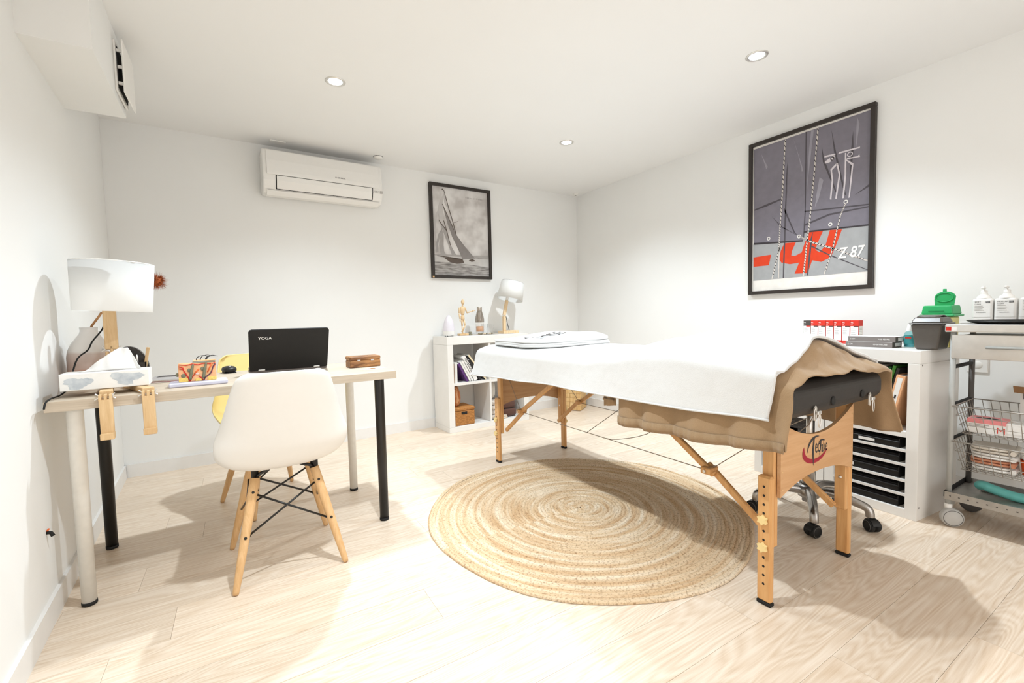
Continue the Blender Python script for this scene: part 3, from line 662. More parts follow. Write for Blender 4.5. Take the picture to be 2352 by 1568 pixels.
# ---------------------------------------------------------------- things on the desk
# laptop
t = thing('laptop', 'open black laptop on the desk seen from behind its lid', 'laptop', (.213, 2.52, DZ), rad(1))
MB().box(-.175, .175, 0, .225, .001, .013, .003).build('keyboard_base', M['greybox'], t)
LT = Matrix.Translation((0, 0, .012)) @ Matrix.Rotation(rad(27), 4, 'X')
o = MB(LT).prism([(-.177+.012*(1-cos(a)), 0) for a in (0,)]+[(-.177, .004), (-.177, .214), (-.172, .224), (-.162, .228), (.162, .228), (.172, .224), (.177, .214), (.177, .004), (.17, 0)], -.004, .004, Matrix(((1, 0, 0, 0), (0, 0, -1, 0), (0, 1, 0, 0), (0, 0, 0, 1)))).build('lid', M['black_matte'], t); bevel(o, .0015, 2)
MB(LT).text('yoga', Matrix.Translation((-.138, -.0045, .175)) @ FR, .058).build('logo', M['whiteink'], t)
for x in (-.125, .125): MB(LT).box(x-.015, x+.015, -.0062, .006, .0, .008, .002).build('hinge', M['steel'], t)
# mouse
t = thing('computer_mouse', 'small black computer mouse beside the laptop', 'mouse', (-.05, 2.655, DZ), rad(8))
MB().blob((0, 0, .017), .032, .052, .017, 20, 10, e=.8).build('shell', M['black'], t)
MB().box(-.026, .026, -.045, .045, .0, .006, .002).build('base', M['rubber'], t)
MB().lathe([(.007, -.0035), (.009, 0), (.007, .0035)], 14, M=Matrix.Translation((0, -.022, .029)) @ Matrix.Rotation(pi/2, 4, 'Y')).build('scroll_wheel', M['chrome'], t)
# small carved wooden box
t = thing('wooden_box', 'small brown carved wooden box on the right end of the desk', 'box', (.56, 2.455, DZ), rad(3))
MB().box(-.079, .079, -.046, .046, 0, .037, .003).build('body', M['boxwood'], t)
MB().box(-.080, .080, -.047, .047, .0378, .058, .004).build('lid', M['boxwood'], t)
for x in (-.035, .035): MB().box(x-.008, x+.008, -.0485, -.046, .034, .041).build('hinge', M['chrome'], t)
MB().box(-.03, .02, -.02, .02, .058, .0592).build('inlay', M['boxwood'], t)
# postcard
t = thing('postcard', 'white postcard with a small brown picture, front right corner of the desk', 'card', (.575, 2.305, DZ), rad(40))
MB().box(-.055, .055, -.04, .04, .0003, .0018).build('card', M['paper'], t)
MB().box(-.03, .02, -.015, .02, .0018, .0021).build('picture', M['boxwood'], t)
# brochures
for k, (dx, dy, a, c) in enumerate(((0, 0, -6, 'a'), (.004, .004, -9, 'b'), (-.003, .002, -4, 'c'))):
    t = thing('brochure', ['lowest of the glossy brochures stacked beside the skin model', 'middle glossy brochure in the stack beside the skin model', 'topmost glossy brochure with a grey photo cover beside the skin model'][k], 'brochure', (-.278+dx, 2.51+dy, DZ+.0005+.0042*k), rad(a), 'brochures on the desk')
    MB().box(-.06, .06, -.10, .10, 0, .0036, .0012).build('pages', M['paper'], t)
    MB().box(-.0602, .0602, -.1002, .1002, .0037, .0041).build('cover', [M['redink'], M['greyink'], M['greyink']][k], t)
    if k == 2: MB().box(-.045, .05, .02, .085, .0041, .0043).build('cover_photo', M['darkink'], t)
# anatomical skin model
t = thing('skin_model', 'cross-section model of human skin with hairs on a pale lavender stand', 'model', (-.148, 2.232, DZ), DA)
lav = plain('lavender_plastic', rgb(206, 206, 224), 0.45); peach = plain('peach_resin', rgb(238, 180, 132), 0.5, vary=.1, scale=60); fat = plain('yellow_resin', rgb(238, 204, 110), 0.5, vary=.15, scale=150); epi = plain('grey_green_resin', rgb(146, 150, 136), 0.5, vary=.1)
ves_r = plain('red_resin', rgb(206, 40, 26), 0.4); ves_b = plain('plum_resin', rgb(88, 58, 78), 0.4); olive = plain('olive_resin', rgb(122, 122, 98), 0.45, vary=.12, scale=90); orange = plain('orange_resin', rgb(236, 110, 50), 0.45)
o = MB().box(-.098, .098, -.05, .05, 0, .017, .004).build('stand', lav, t)
MB().box(-.066, .06, -.02, .028, .0172, .090, .002).build('tissue_block', peach, t)
MB().box(-.018, .06, -.020, .028, .090, .096, .002).build('epidermis', epi, t)
MB().box(-.017, .0605, -.018, .0282, .096, .1005, .002).build('skin_surface', peach, t)
for x0, x1, z1 in ((-.066, -.035, .034), (-.012, .012, .028), (.03, .06, .032)): MB().box(x0, x1, -.0222, -.019, .0175, z1, .001).build('fat_layer', fat, t)
for x, zz, L in ((-.022, .075, .05), (.022, .078, .05)):
    m = MB(); m.tube(catmull([(x+.006, -.0215, zz+.012), (x, -.0225, zz-.012), (x-.004, -.0225, zz-L*.7), (x-.007, -.0215, zz-L)], 9), [.003, .004, .005, .006, .0055, .005, .0055, .006, .003], 8)
    m.blob((x-.009, -.0222, zz-.012), .006, .003, .008, 10, 6); m.build('hair_follicle', olive, t)
MB().blob((-.05, -.021, .042), .008, .003, .009, 12, 8).build('gland', olive, t)
MB().blob((-.07, -.005, .046), .006, .008, .008, 12, 8).build('side_gland', olive, t)
def vessel(pts, m, r=.0022): MB().tube([(x, -.0215, z) for x, z in pts], r, 7).build('vessel', m, t)
vessel([(-.064, .080), (-.05, .074), (-.048, .062), (-.042, .05), (-.035, .034), (-.03, .019)], ves_r); vessel([(-.03, .019), (-.02, .036), (-.01, .05)], ves_r, .0016)
vessel([(.058, .084), (.05, .072), (.046, .058), (.04, .045), (.022, .03), (.016, .019)], ves_b); vessel([(.058, .08), (.048, .066), (.045, .05), (.03, .036)], ves_r, .0016)
vessel([(-.064, .072), (-.048, .066)], ves_r, .0016); vessel([(.0, .038), (.01, .028), (.012, .019)], ves_r); vessel([(-.063, .088), (-.04, .083), (-.02, .088), (0, .083), (.02, .088), (.04, .084), (.058, .088)], ves_r, .0017)
for p, q in (((-.014, .048), (.002, .066)), ((.03, .05), (.046, .085))): MB().tube([(p[0], -.0215, p[1]), (q[0], -.0215, q[1])], .0026, 7).build('muscle', orange, t)
MB().blob((-.004, -.0215, .047), .007, .003, .005, 10, 6).build('nerve_body', plain('pale_pink_resin', rgb(236, 206, 196), .5), t)
for x, h in ((-.005, .018), (.008, .019), (.026, .017), (.03, .015)):
    MB().tube(catmull([(x, .005, .1), (x+.002, .006, .108), (x+.010, .008, .1+h*.85), (x+.026, .012, .1+h), (x+.04, .016, .1+h*.75)], 14), [.0022-.00013*k for k in range(14)], 6).build('hair', M['black_matte'], t)
# seated-figure lamp
t = thing('table_lamp', 'large lamp like a seated wooden figure with white drum shade, on the desk', 'lamp', (-.435, 2.36, DZ), DA)
o = MB().lathe([(.128, .492), (.130, .498), (.123, .31), (.121, .305)], 48, cap=False, M=Matrix.Rotation(rad(2.5), 4, 'Y')).build('shade', M['shade'], t)
MB(Matrix.Rotation(rad(2.5), 4, 'Y')).tube([(.128*cos(2*pi*k/40), .128*sin(2*pi*k/40), .497) for k in range(40)], .0028, 6, True).build('shade_rim', M['whiteink'], t)
MB().box(-.020, .020, -.011, .011, .156, .33, .002).build('torso_bar', M['lampwood'], t)
MB().box(-.020, -.009, -.011, .011, .012, .148, .002).box(-.0045, .0045, -.011, .011, .012, .17, .002).box(.009, .020, -.011, .011, .012, .148, .002).build('waist_bar', M['lampwood'], t)
MB().cyl((-.03, 0, .157), (.03, 0, .157), .003, n=10).build('joint_bolt', M['steel'], t)
def wing(x, y, z, sx, par):
    MB().box(0, .004, -.003, .003, -.003, .003, M=Matrix.Translation((x, y, z))).box(0, sx*.012, -.002, .002, .002, .006, .001, M=Matrix.Translation((x, y, z)) @ Matrix.Rotation(-sx*rad(40), 4, 'Y')).box(0, sx*.012, -.002, .002, -.006, -.002, .001, M=Matrix.Translation((x, y, z)) @ Matrix.Rotation(sx*rad(30), 4, 'Y')).build('wing_nut', M['steel'], par)
wing(.022, 0, .157, 1, t); wing(-.022, 0, .157, -1, t)
MB().lathe([(.016, .31), (.018, .36), (.012, .37)], 16).build('bulb_holder', M['white_pl'], t)
for sx, kx, ky in ((-1, .012, -.302), (1, .128, -.302)):
    hx = sx*.03+.01
    a = Vector((hx, .0, .011)); b = Vector((kx, ky+.02, .011)); d = b-a
    T = Matrix.Translation(a) @ Matrix.Rotation(math.atan2(-d.x, d.y) if False else math.atan2(d.y, d.x), 4, 'Z')
    MB(T).box(0, d.length, -.018, .018, -.0105, .0105, .002).build('thigh', M['lampwood'], t)
    g = MB().box(kx-.018, kx-.010, ky-.009, ky+.010, -.008, .012, .001).box(kx-.004, kx+.004, ky-.009, ky+.010, -.008, .012, .001).box(kx+.010, kx+.018, ky-.009, ky+.010, -.008, .012, .001).box(kx-.018, kx+.018, ky-.009, ky+.010, -.125, -.006, .002).build('shin', M['lampwood'], t)
    MB().box(kx-.019, kx+.019, ky-.022, ky+.011, -.145, -.122, .002).build('foot', M['lampwood'], t)
    wing(kx+.019, ky, .004, 1, g); wing(kx-.019, ky, .004, -1, g)
MB().tube(catmull([(-.012, .014, .28), (-.03, .035, .235), (-.06, .03, .19), (-.075, .02, .155), (-.105, .0, .12), (-.12, -.06, .03), (-.125, -.15, .008), (-.135, -.24, .006), (-.138, -.29, .0), (-.14, -.305, -.02)], 40), .0028, 8).build('power_cord', M['rubber'], t)
# tissue box
t = thing('tissue_box', 'white tissue box with pale blue watercolour blots on the lap of the seated lamp', 'tissue box', (-.421, 2.20, DZ+.0235), DA)
MB().box(-.122, .122, -.056, .056, 0, .060, .0015).build('carton', M['paper'], t)
def blot_mat():
    m, nt, b = new_mat('blue_watercolour'); setp(b, .7)
    tc = N(nt, 'ShaderNodeTexCoord'); no = N(nt, 'ShaderNodeTexNoise', Scale=45.0, Detail=4.0); nt.links.new(tc.outputs['Object'], no.inputs['Vector'])
    r = ramp(nt, [(0.3, rgb(178, 186, 194)), (0.7, rgb(212, 216, 218))]); nt.links.new(no.outputs['Fac'], r.inputs[0]); nt.links.new(r.outputs[0], b.inputs['Base Color']); return m
bm = blot_mat()
for cx, cz, rx, rz_ in ((-.075, .026, .036, .020), (.058, .034, .042, .022)):
    rr = random.Random(int(cx*1000)); pts = []
    for k in range(36):
        a = 2*pi*k/36; q = 1+.22*sin(3*a+rr.random())+.12*rr.uniform(-1, 1); pts.append((cx+rx*q*cos(a), max(.003, min(.057, cz+rz_*q*sin(a)))))
    MB().add([(x, -.0564, z) for x, z in pts], [tuple(range(36))]).build('printed_blot', bm, t)
MB().flat([(-.085+.0*k+.085*(1+cos(2*pi*k/24))*1.0-.0, .018*sin(2*pi*k/24)) for k in range(24)], .0603).build('opening', M['greyink'], t)
def tis(a, b):
    x = -.075+.175*a; env = max(0.02, min(1, (a/.62)**.85))*(1 if a < .8 else max(.05, 1-(a-.8)/.2*.9))
    z = .060+.082*env*b; y = .012*sin(a*9+b*2)*b+.010*sin(a*23)*b*(1-b*.4)+.03*(b-.5)*.3
    return (x+.02*b*(.6-a), y, z)
o = MB().grid(tis, 30, 14).build('tissue', cloth('tissue_paper', rgb(244, 242, 239), .95, .1, 200, .01), t); solid(o, .0012)
# banded ceramic vase and dried flower
t = thing('vase', 'ceramic bottle vase with white shoulder and terracotta foot, beside the left wall', 'vase', (-.523, 2.47, DZ))
vm = bands('vase_glaze', [(0.0, rgb(194, 128, 96)), (.27, rgb(198, 138, 108)), (.35, rgb(206, 178, 164)), (.58, rgb(214, 196, 186)), (.62, rgb(232, 226, 220)), (1.0, rgb(238, 234, 230))], 0, .25, .22)
MB().lathe([(.001, .001), (.066, .001), (.071, .006), (.0725, .06), (.0725, .125), (.069, .15), (.058, .178), (.042, .202), (.031, .218), (.0275, .23), (.0285, .245), (.0255, .2455), (.0245, .23), (.027, .215), (.001, .20)], 40, cap=False).build('body', vm, t)
t2 = thing('dried_flower', 'dried rust-brown bristly flower on a curved stem, standing in the vase behind the lampshade', 'dried flower', (-.523, 2.47, DZ+.235))
rust = plain('rust_bristle', rgb(168, 88, 44), .85, vary=.25, scale=80)
stem = catmull([(.0, 0, -.06), (.004, 0, .0), (.03, .01, .05), (.07, .04, .12), (.14, .065, .175), (.195, .075, .20)], 20)
MB().tube(stem, .0042, 8).build('stem', plain('dry_stem', rgb(172, 122, 76), .7), t2)
rr = random.Random(3); m = MB()
for k in range(420):
    z = rr.uniform(-1, 1); a = rr.uniform(0, 2*pi); q = math.sqrt(1-z*z); d = Vector((q*cos(a), q*sin(a), z)); c = Vector((.222, .078, .207)); L = rr.uniform(.034, .05)
    w = d.orthogonal().normalized()*.0014; p = c+d*.012; e = c+d*L; m.add([tuple(p+w), tuple(p-w), tuple(e)], [(0, 1, 2)]); w2 = d.cross(w).normalized()*.0014; m.add([tuple(p+w2), tuple(p-w2), tuple(e)], [(0, 1, 2)])
m.blob((.222, .078, .207), .022, .022, .022, 12, 8); m.build('flower_head', rust, t2)
# pen stand
t = thing('pen_holder', 'arched black speckled pen holder behind the tissue box', 'pen holder', (-.425, 2.605, DZ))
terr = plain('black_terrazzo', rgb(58, 54, 52), .35, vary=.5, scale=130)
MB().prism([(-.075, 0)]+[(-.075*cos(pi*k/24), .155*sin(pi*k/24)**.8) for k in range(1, 24)]+[(.075, 0)], -.012, .012, FR).build('arched_back', terr, t)
MB().box(-.06, .066, -.055, -.013, 0, .004).box(-.06, .066, -.055, -.052, 0, .085).box(-.06, -.057, -.055, -.013, 0, .085).box(.063, .066, -.055, -.013, 0, .085).build('cup', terr, t)
t = thing('pen', 'wooden flat stick leaning in the black pen holder', 'pen', (-.375, 2.57, DZ+.006)); MB(Matrix.Rotation(rad(10), 4, 'Y')).box(-.006, .006, -.003, .003, 0, .145, .001).build('stick', M['lampwood'], t)
t = thing('pen', 'white and navy ballpoint pen in the black pen holder', 'pen', (-.392, 2.572, DZ+.006)); MB().lathe([(.002, 0), (.0045, .01), (.0045, .07)], 10).build('barrel', plain('navy_plastic', rgb(44, 52, 84), .35), t); MB().lathe([(.0045, .0701), (.0045, .1), (.002, .112)], 10).build('cap', M['white_pl'], t)
# stub of cable in the left wall
t = thing('wall_plug', 'short black cable stub poking out of the left wall under the desk', 'cable', (xw(2.10), 2.10, .295)); MB().tube([(-.002, 0, .01), (.012, -.002, .008), (.018, -.004, -.004)], .006, 8).build('sheath', M['rubber'], t); MB().tube([(.002, 0, .014), (.008, -.001, .022)], .003, 6).build('core', orange, t)
# ---------------------------------------------------------------- massage table
TX0, TX1, TY0, TY1 = 1.42, 2.12, .72, 2.745
t = thing('massage_table', 'folding massage table with beech legs, wire stays and black padded top', 'massage table', (1.77, 1.73, 0))
B_ = lambda m, n, mat: m.build(n, mat, t, world=True)
o = B_(MB().box(TX0, TX1, TY0, 1.728, .648, .765, .03), 'cushion', M['vinyl']); bevel(o, .012, 3, 20)
o2 = B_(MB().box(TX0, TX1, 1.732, TY1, .648, .765, .03), 'cushion', M['vinyl']); bevel(o2, .012, 3, 20)
B_(MB().box(TX0+.07, TX1-.07, TY0+.09, 1.728, .632, .647), 'underframe', M['black_matte']); B_(MB().box(TX0+.07, TX1-.07, 1.732, TY1-.09, .632, .647), 'underframe', M['black_matte'])
for x in (1.70, 1.92):
    B_(MB().lathe([(.011, 0), (.014, 0), (.016, .003), (.011, .004)], 20, M=Matrix.Translation((x, TY0+.001, .690)) @ Matrix.Rotation(pi/2, 4, 'X'), cap=False), 'socket_ring', M['rubber'])
    B_(MB().lathe([(.001, .002), (.011, .002)], 20, M=Matrix.Translation((x, TY0-.001, .690)) @ Matrix.Rotation(pi/2, 4, 'X'), cap=False), 'socket_hole', M['black_matte'])
def star(r0, r1, n):
    return [((r0 if k % 2 else r1)*cos(pi*k/n), (r0 if k % 2 else r1)*sin(pi*k/n)) for k in range(2*n)]
def latch(x):
    g = B_(MB().prism([(-.010, -.024), (.010, -.024), (.010, .012), (.006, .019), (0, .022), (-.006, .019), (-.010, .012)], 0, .0025, Matrix.Translation((x, TY0-.002, .668)) @ FR), 'latch', M['steel'])
    MB().tube([(x+.014+.007*cos(a), TY0-.010, .640+.022*sin(a)*1.0) for a in [2*pi*k/20 for k in range(20)]], .0018, 6, True).build('latch_loop', M['steel'], g, (-1.77, -1.73, 0))
    MB().tube([(x-.008+.006*cos(a), TY0-.007, .662+.020*sin(a)) for a in [2*pi*k/20 for k in range(20)]], .0016, 6, True).build('latch_bail', M['steel'], g, (-1.77, -1.73, 0))
    MB().box(x-.004, x+.02, TY0-.014, TY0-.004, .660, .672, .002).build('latch_toe', M['steel'], g, (-1.77, -1.73, 0))
latch(1.575); latch(1.975)
def table_leg(x, y, sx, ey):
    """sx: outer side in x, ey: outer end in y"""
    B_(MB().box(min(x-sx*.004, x-sx*.028), max(x-sx*.004, x-sx*.028), y-.021, y+.021, .20, .640, .004), 'upper_leg', M['beech'])
    m = MB(); a, b = x-sx*.0035, x+sx*.0205
    m.box(min(a, b), max(a, b), y-.024, y+.024, .012, .446, .006)
    g = B_(m, 'lower_leg', M['beech'])
    h = MB()
    for k in range(12):
        z = .075+k*.0305
        if abs(z-.204) > .016 and abs(z-.298) > .016: h.lathe([(.0045, 0), (.0001, 0)], 10, M=Matrix.Translation((x+sx*.0208, y, z)) @ Matrix.Rotation(sx*pi/2, 4, 'Y'), cap=False)
    h.build('peg_holes', M['black_matte'], g, (-1.77, -1.73, 0))
    for z in (.204, .298):
        k = MB(Matrix.Translation((x+sx*.0225, y, z)) @ Matrix.Rotation(sx*pi/2, 4, 'Y')); k.prism(star(.0115, .0175, 6), 0, .013); k.lathe([(.008, -.002), (.008, 0)], 10)
        k.build('knob', M['knob'], g, (-1.77, -1.73, 0))
    MB().box(min(a, b)-.0005, max(a, b)+.0005, y-.0245, y+.0245, 0, .013, .003).build('rubber_foot', M['rubber'], g, (-1.77, -1.73, 0))
    s = MB()
    for z in (.33,): s.lathe([(.0001, .0012), (.006, .001), (.0065, 0)], 12, M=Matrix.Translation((x-sx*.0282, y, z)) @ Matrix.Rotation(-sx*pi/2, 4, 'Y'), cap=False)
    s.build('screw', M['steel'], g, (-1.77, -1.73, 0))
for x, sx in ((1.497, -1), (2.045, 1)):
    for y, ey in ((.825, -1), (2.655, 1)): table_leg(x, y, sx, ey)
def end_panel(y):
    top = [(x, .556+.075*abs((x-1.771)/.26)**2.0) for x in [1.511+.52*k/24 for k in range(25)]]
    bot = [(x, .420-.046*abs((x-1.771)/.26)**2.2) for x in [1.511+.52*k/24 for k in range(24, -1, -1)]]
    g = B_(MB().prism(top+bot, -.006, .006, Matrix.Translation((0, y, 0)) @ FR), 'end_panel', M['ply'])
    return g
g = end_panel(.795); g2 = end_panel(2.685)
def scr(x, y, z): MB().lathe([(.0001, .0012), (.0035, .001), (.004, 0)], 10, M=Matrix.Translation((x, y, z)) @ Matrix.Rotation(pi/2, 4, 'X'), cap=False).build('screw', M['leg'], g, (-1.77, -1.73, 0))
for x in (1.521, 2.021):
    for z in (.40, .46, .53, .59): scr(x, .7885, z)
# printed emblem on the near panel: red swoosh, dark arcs, letters
EM = Matrix.Translation((1.735, .7882, .500)) @ FR
def crescent(cx, cy, ro, a0, a1, w, n=22, ax=1.0, ay=1.0):
    out = []; inn = []
    for k in range(n+1):
        a = a0+(a1-a0)*k/n; ww = w*sin(pi*k/n)**.7; out.append((cx+ro*ax*cos(a), cy+ro*ay*sin(a))); inn.append((cx+(ro-ww)*ax*cos(a), cy+(ro-ww)*ay*sin(a)))
    return out+inn[::-1][1:-1]
MB().flat(crescent(0, -.002, .05, rad(150), rad(352), .017, ax=1.75, ay=.92), 0, EM).build('logo_swoosh', M['redink'], g, (-1.77, -1.73, 0))
MB().flat(crescent(.004, .002, .05, rad(62), rad(188), .010, ax=1.15, ay=.95), 0, EM).flat(crescent(.048, .006, .026, rad(40), rad(140), .006, ax=1.2, ay=.95), 0, EM).flat([(-.012, .042), (-.003, .046), (-.009, .0), (-.010, -.058), (-.015, -.045), (-.020, 0)], .0002, EM).flat([(.038, .030), (.045, .030), (.042, -.005), (.030, -.030), (.036, -.006)], .0002, EM).build('logo_arcs', M['ink'], g, (-1.77, -1.73, 0))
MB().text('ec', EM @ Matrix.Translation((.001, -.014, 0)) @ Matrix.Diagonal((.75, 1.4, 1, 1)), .045).text('ake', EM @ Matrix.Translation((.046, -.018, 0)) @ Matrix.Diagonal((.7, 1.35, 1, 1)), .062).build('logo_letters', M['ink'], g, (-1.77, -1.73, 0))
def bar(p, q, w=.026, th=.017, nm='brace'):
    p = Vector(p); q = Vector(q); d = q-p
    T = frame(tuple(p), d, (1, 0, 0))
    return B_(MB(T).box(0, d.length, -th/2, th/2, -w/2, w/2, .0035), nm, M['beech'])
for x, sx in ((1.528, -1), (2.012, 1)):
    for s in (0, 1):
        yy = (lambda y: y) if s == 0 else (lambda y: 3.378-y+.10)
        bar((x, yy(1.46), .640), (x, yy(1.045), .376)); bar((x-sx*.019, yy(1.085), .405), (x-sx*.019, yy(.835), .215))
        B_(MB().box(x-.03, x+.03, yy(1.065)-.02, yy(1.065)+.02, .378, .404, .004), 'brace_block', M['beech'])
        B_(MB().cyl((x+sx*.03, yy(1.065), .39), (x+sx*.0345, yy(1.065), .39), .006, n=12), 'screw', M['steel'])
    B_(MB().tube([(x, 1.07, .385), (x, 2.41, .385)], .0018, 6), 'wire_stay', M['cable'])
def wire(p): B_(MB().tube(p, .0018, 6), 'wire_stay', M['cable'])
wire([(1.528, 1.06, .392), (1.55, .86, .565), (1.57, .74, .645)]); wire([(2.012, 1.06, .392), (1.80, .84, .57), (1.60, .735, .645)])
wire([(1.528, 2.42, .39), (1.55, 2.60, .58), (1.57, 2.70, .64)]); wire([(2.012, 2.42, .39), (1.99, 2.6, .58), (1.97, 2.70, .64)])
wire(catmull([(1.528, 1.70, .385), (1.62, 1.66, .36), (1.75, 1.55, .40), (1.85, 1.50, .52), (1.87, 1.50, .63)], 16)); wire([(1.528, 1.78, .385), (1.77, 1.75, .50), (1.85, 1.73, .63)])

# ---------------------------------------------------------------- cloths over the table
def Tz(x, y):
    bump = interp(y, [(.705, .0), (.73, .018), (.768, .092), (.80, .102), (.90, .112), (1.12, .114), (1.30, .085), (1.48, .03), (1.66, .0)])
    w = (.22 if x < 1.71 else .26)+.22*max(0, y-.80)
    return .780+bump*math.exp(-((x-1.71)/w)**2)+.004*sin(7*x+3*y)
def drape(y, d, zl, zr, fl, fr, nl=12, nt=26, nr=12, wob=None):
    """points of one cross-section, left hem -> over the top -> right hem"""
    pts = []; x0, x1 = TX0-.004-d, TX1+.004+d
    zt0 = Tz(TX0+.03, y)+d-.012; zt1 = Tz(TX1-.03, y)+d-.012
    for k in range(nl):
        s = k/(nl-1); z = zl+(zt0-.028-zl)*s; pts.append((x0-fl*(1-s)**1.5, z, (1-s), -1))
    pts.append((x0+.008, zt0-.008, 0, -1))
    for k in range(nt):
        s = k/(nt-1); x = TX0+.028+(TX1-TX0-.056)*s; pts.append((x, Tz(x, y)+d-.010*max(0, 1-min(s, 1-s)/.05), 0, 0))
    pts.append((x1-.008, zt1-.008, 0, 1))
    for k in range(nr):
        s = 1-k/(nr-1); z = zr+(zt1-.028-zr)*s; pts.append((x1+fr*(1-s)**.9, z, (1-s), 1))
    return pts
def drape_mesh(y_of, ny, d, zl, zr, fl, fr, waves, extra=None):
    rows = []
    for j in range(ny):
        v = j/(ny-1); base = drape(y_of(.5, v), d, zl(y_of(0, v)), zr(y_of(1, v)), fl(y_of(0, v)), fr(y_of(1, v)))
        n = len(base); row = []
        for i, (x, z, h, side) in enumerate(base):
            s = i/(n-1); y = y_of(s, v)
            if side == 0: z = Tz(x, y)+d-(.010*max(0, 1-min((x-TX0-.028), (TX1-.028-x))/.035) if min(x-TX0-.028, TX1-.028-x) < .035 else 0)
            if side == 0 and d < .01: z += (.0045*sin(47*x+25*y)+.003*sin(83*x-31*y))*math.exp(-((y-.74)/.06)**2)
            if side != 0: x += side*waves(y, h)
            row.append((x, y, z))
        rows.append(row)
    if extra: rows = extra(rows)
    n = len(rows[0]); vs = [p for r in rows for p in r]
    fs = [(j*n+i, j*n+i+1, (j+1)*n+i+1, (j+1)*n+i) for j in range(len(rows)-1) for i in range(n-1)]
    return MB().add(vs, fs, True), rows
# brown blanket over the near half
def by(s, v):
    e = .708+.005*sin(9*s)+.005*sin(23*s+1)
    return e+(1.425-e)*v
bz = lambda y: interp(y, [(.70, .572), (.78, .560), (1.0, .538), (1.42, .523)])
bw = lambda y, h: .013*sin(38*y+1.2*sin(9*y))*h**1.1+.004*sin(81*y)*h
def front_sag(rows):
    out = []
    sag = [(x, y-.010-.004*sin(x*31), z-(.004+.020*max(0, min(1, (x-1.80)/.2))+.004*sin(x*27)) if 1.44 < x < 2.11 else z) for x, y, z in rows[0]]
    return [sag]+rows
m, rows = drape_mesh(by, 46, .006, bz, lambda y: interp(y, [(.7, .505), (1.42, .52)]), lambda y: .012, lambda y: .085, bw, front_sag)
bl = m.build('blanket', M['blanket'], None, (0, 0, 0)); solid(bl, .007, 0.0); subsurf(bl, 1)
tag(bl, 'brown fleece blanket with gathered hem over the near end of the massage table', 'blanket')
hemv = []
for side in (0, -1):
    m = MB(); P = [r[side] for r in rows[1:]]; Q = [r[1 if side == 0 else -2] for r in rows[1:]]
    sx = -1 if side == 0 else 1
    vs = []
    for k in range(len(P)*3-2):
        q = k/3; i = min(int(q), len(P)-2); f = q-i
        p = Vector(P[i]).lerp(Vector(P[i+1]), f); u = Vector(Q[i]).lerp(Vector(Q[i+1]), f); puff = .003*sin(k*1.15)
        vs += [tuple(p+Vector((sx*.004, 0, -.004))), tuple(p+Vector((sx*(.0085+puff), 0, .010))), tuple(p.lerp(u, 1.0)+Vector((sx*.006, 0, .010)))]
    m.add(vs, [(k*3+a, k*3+a+1, k*3+a+4, k*3+a+3) for k in range(len(vs)//3-1) for a in (0, 1)], True)
    o = m.build('hem', M['hem'], bl); solid(o, .004, 0.0)
m = MB().grid(lambda a, b: (1.408+.006*sin(a*9), 1.445+.075*a, .645-(.05+.012*a)*b), 8, 8); o = m.build('end_flap', M['blanket'], bl); solid(o, .006)
m = MB().box(1.396, 1.412, 1.448, 1.515, .612, .622, .002); o = m.build('flap_seam', M['hem'], bl)
# white towel lengthwise over the table and the far end
def ty(s, v):
    e = interp(s, [(0, .763), (.12, .752), (.24, .742), (.30, .746), (.37, .757), (.447, .772), (.56, .768), (.675, .758), (.76, .752), (1, .748)])+.002*sin(29*s)
    return e+(2.752-e)*v
tzl = lambda y: interp(y, [(.76, .655), (1.1, .642), (1.4, .637), (1.85, .634), (2.3, .618), (2.75, .604)])
tw = lambda y, h: (.007*sin(5.1*y+.4)+.005*sin(11*y+2))*h+.0
def far_end(rows):
    L = rows[-1]; add = []
    for k in range(1, 8):
        d = .025*k; r = []
        for (x, y, z) in L:
            low = .604; zz = low+(z-low)*max(0.0, 1-d/.19); yy = y+.010+.018*(k/7)**1.2+.006*sin(9*x)*(k/7)
            xx = x-(.022*(k/7) if x < 1.5 else 0)
            r.append((xx, yy if k > 0 else y, zz))
        add.append(r)
    return rows+add
m, rows = drape_mesh(ty, 70, .024, tzl, lambda y: interp(y, [(.76, .735), (1.0, .69), (2.75, .62)]), lambda y: interp(y, [(.76, .010), (2.3, .012), (2.75, .022)]), lambda y: .02, tw, far_end)
tl = m.build('towel', M['towel'], None); solid(tl, .008, 0.0); subsurf(tl, 1)
tag(tl, 'long white terry towel spread over the massage table', 'towel')
m = MB(); n = len(rows[0])
edge = [r[0] for r in rows[:70]]
m.tube([(x-.004, y, z+.004) for x, y, z in edge], .0042, 6); m.build('side_hem', M['towel'], tl)
m = MB().tube([(x, y+.006, z+.005) for x, y, z in rows[0]], .0040, 6); m.build('end_hem', M['towel'], tl)
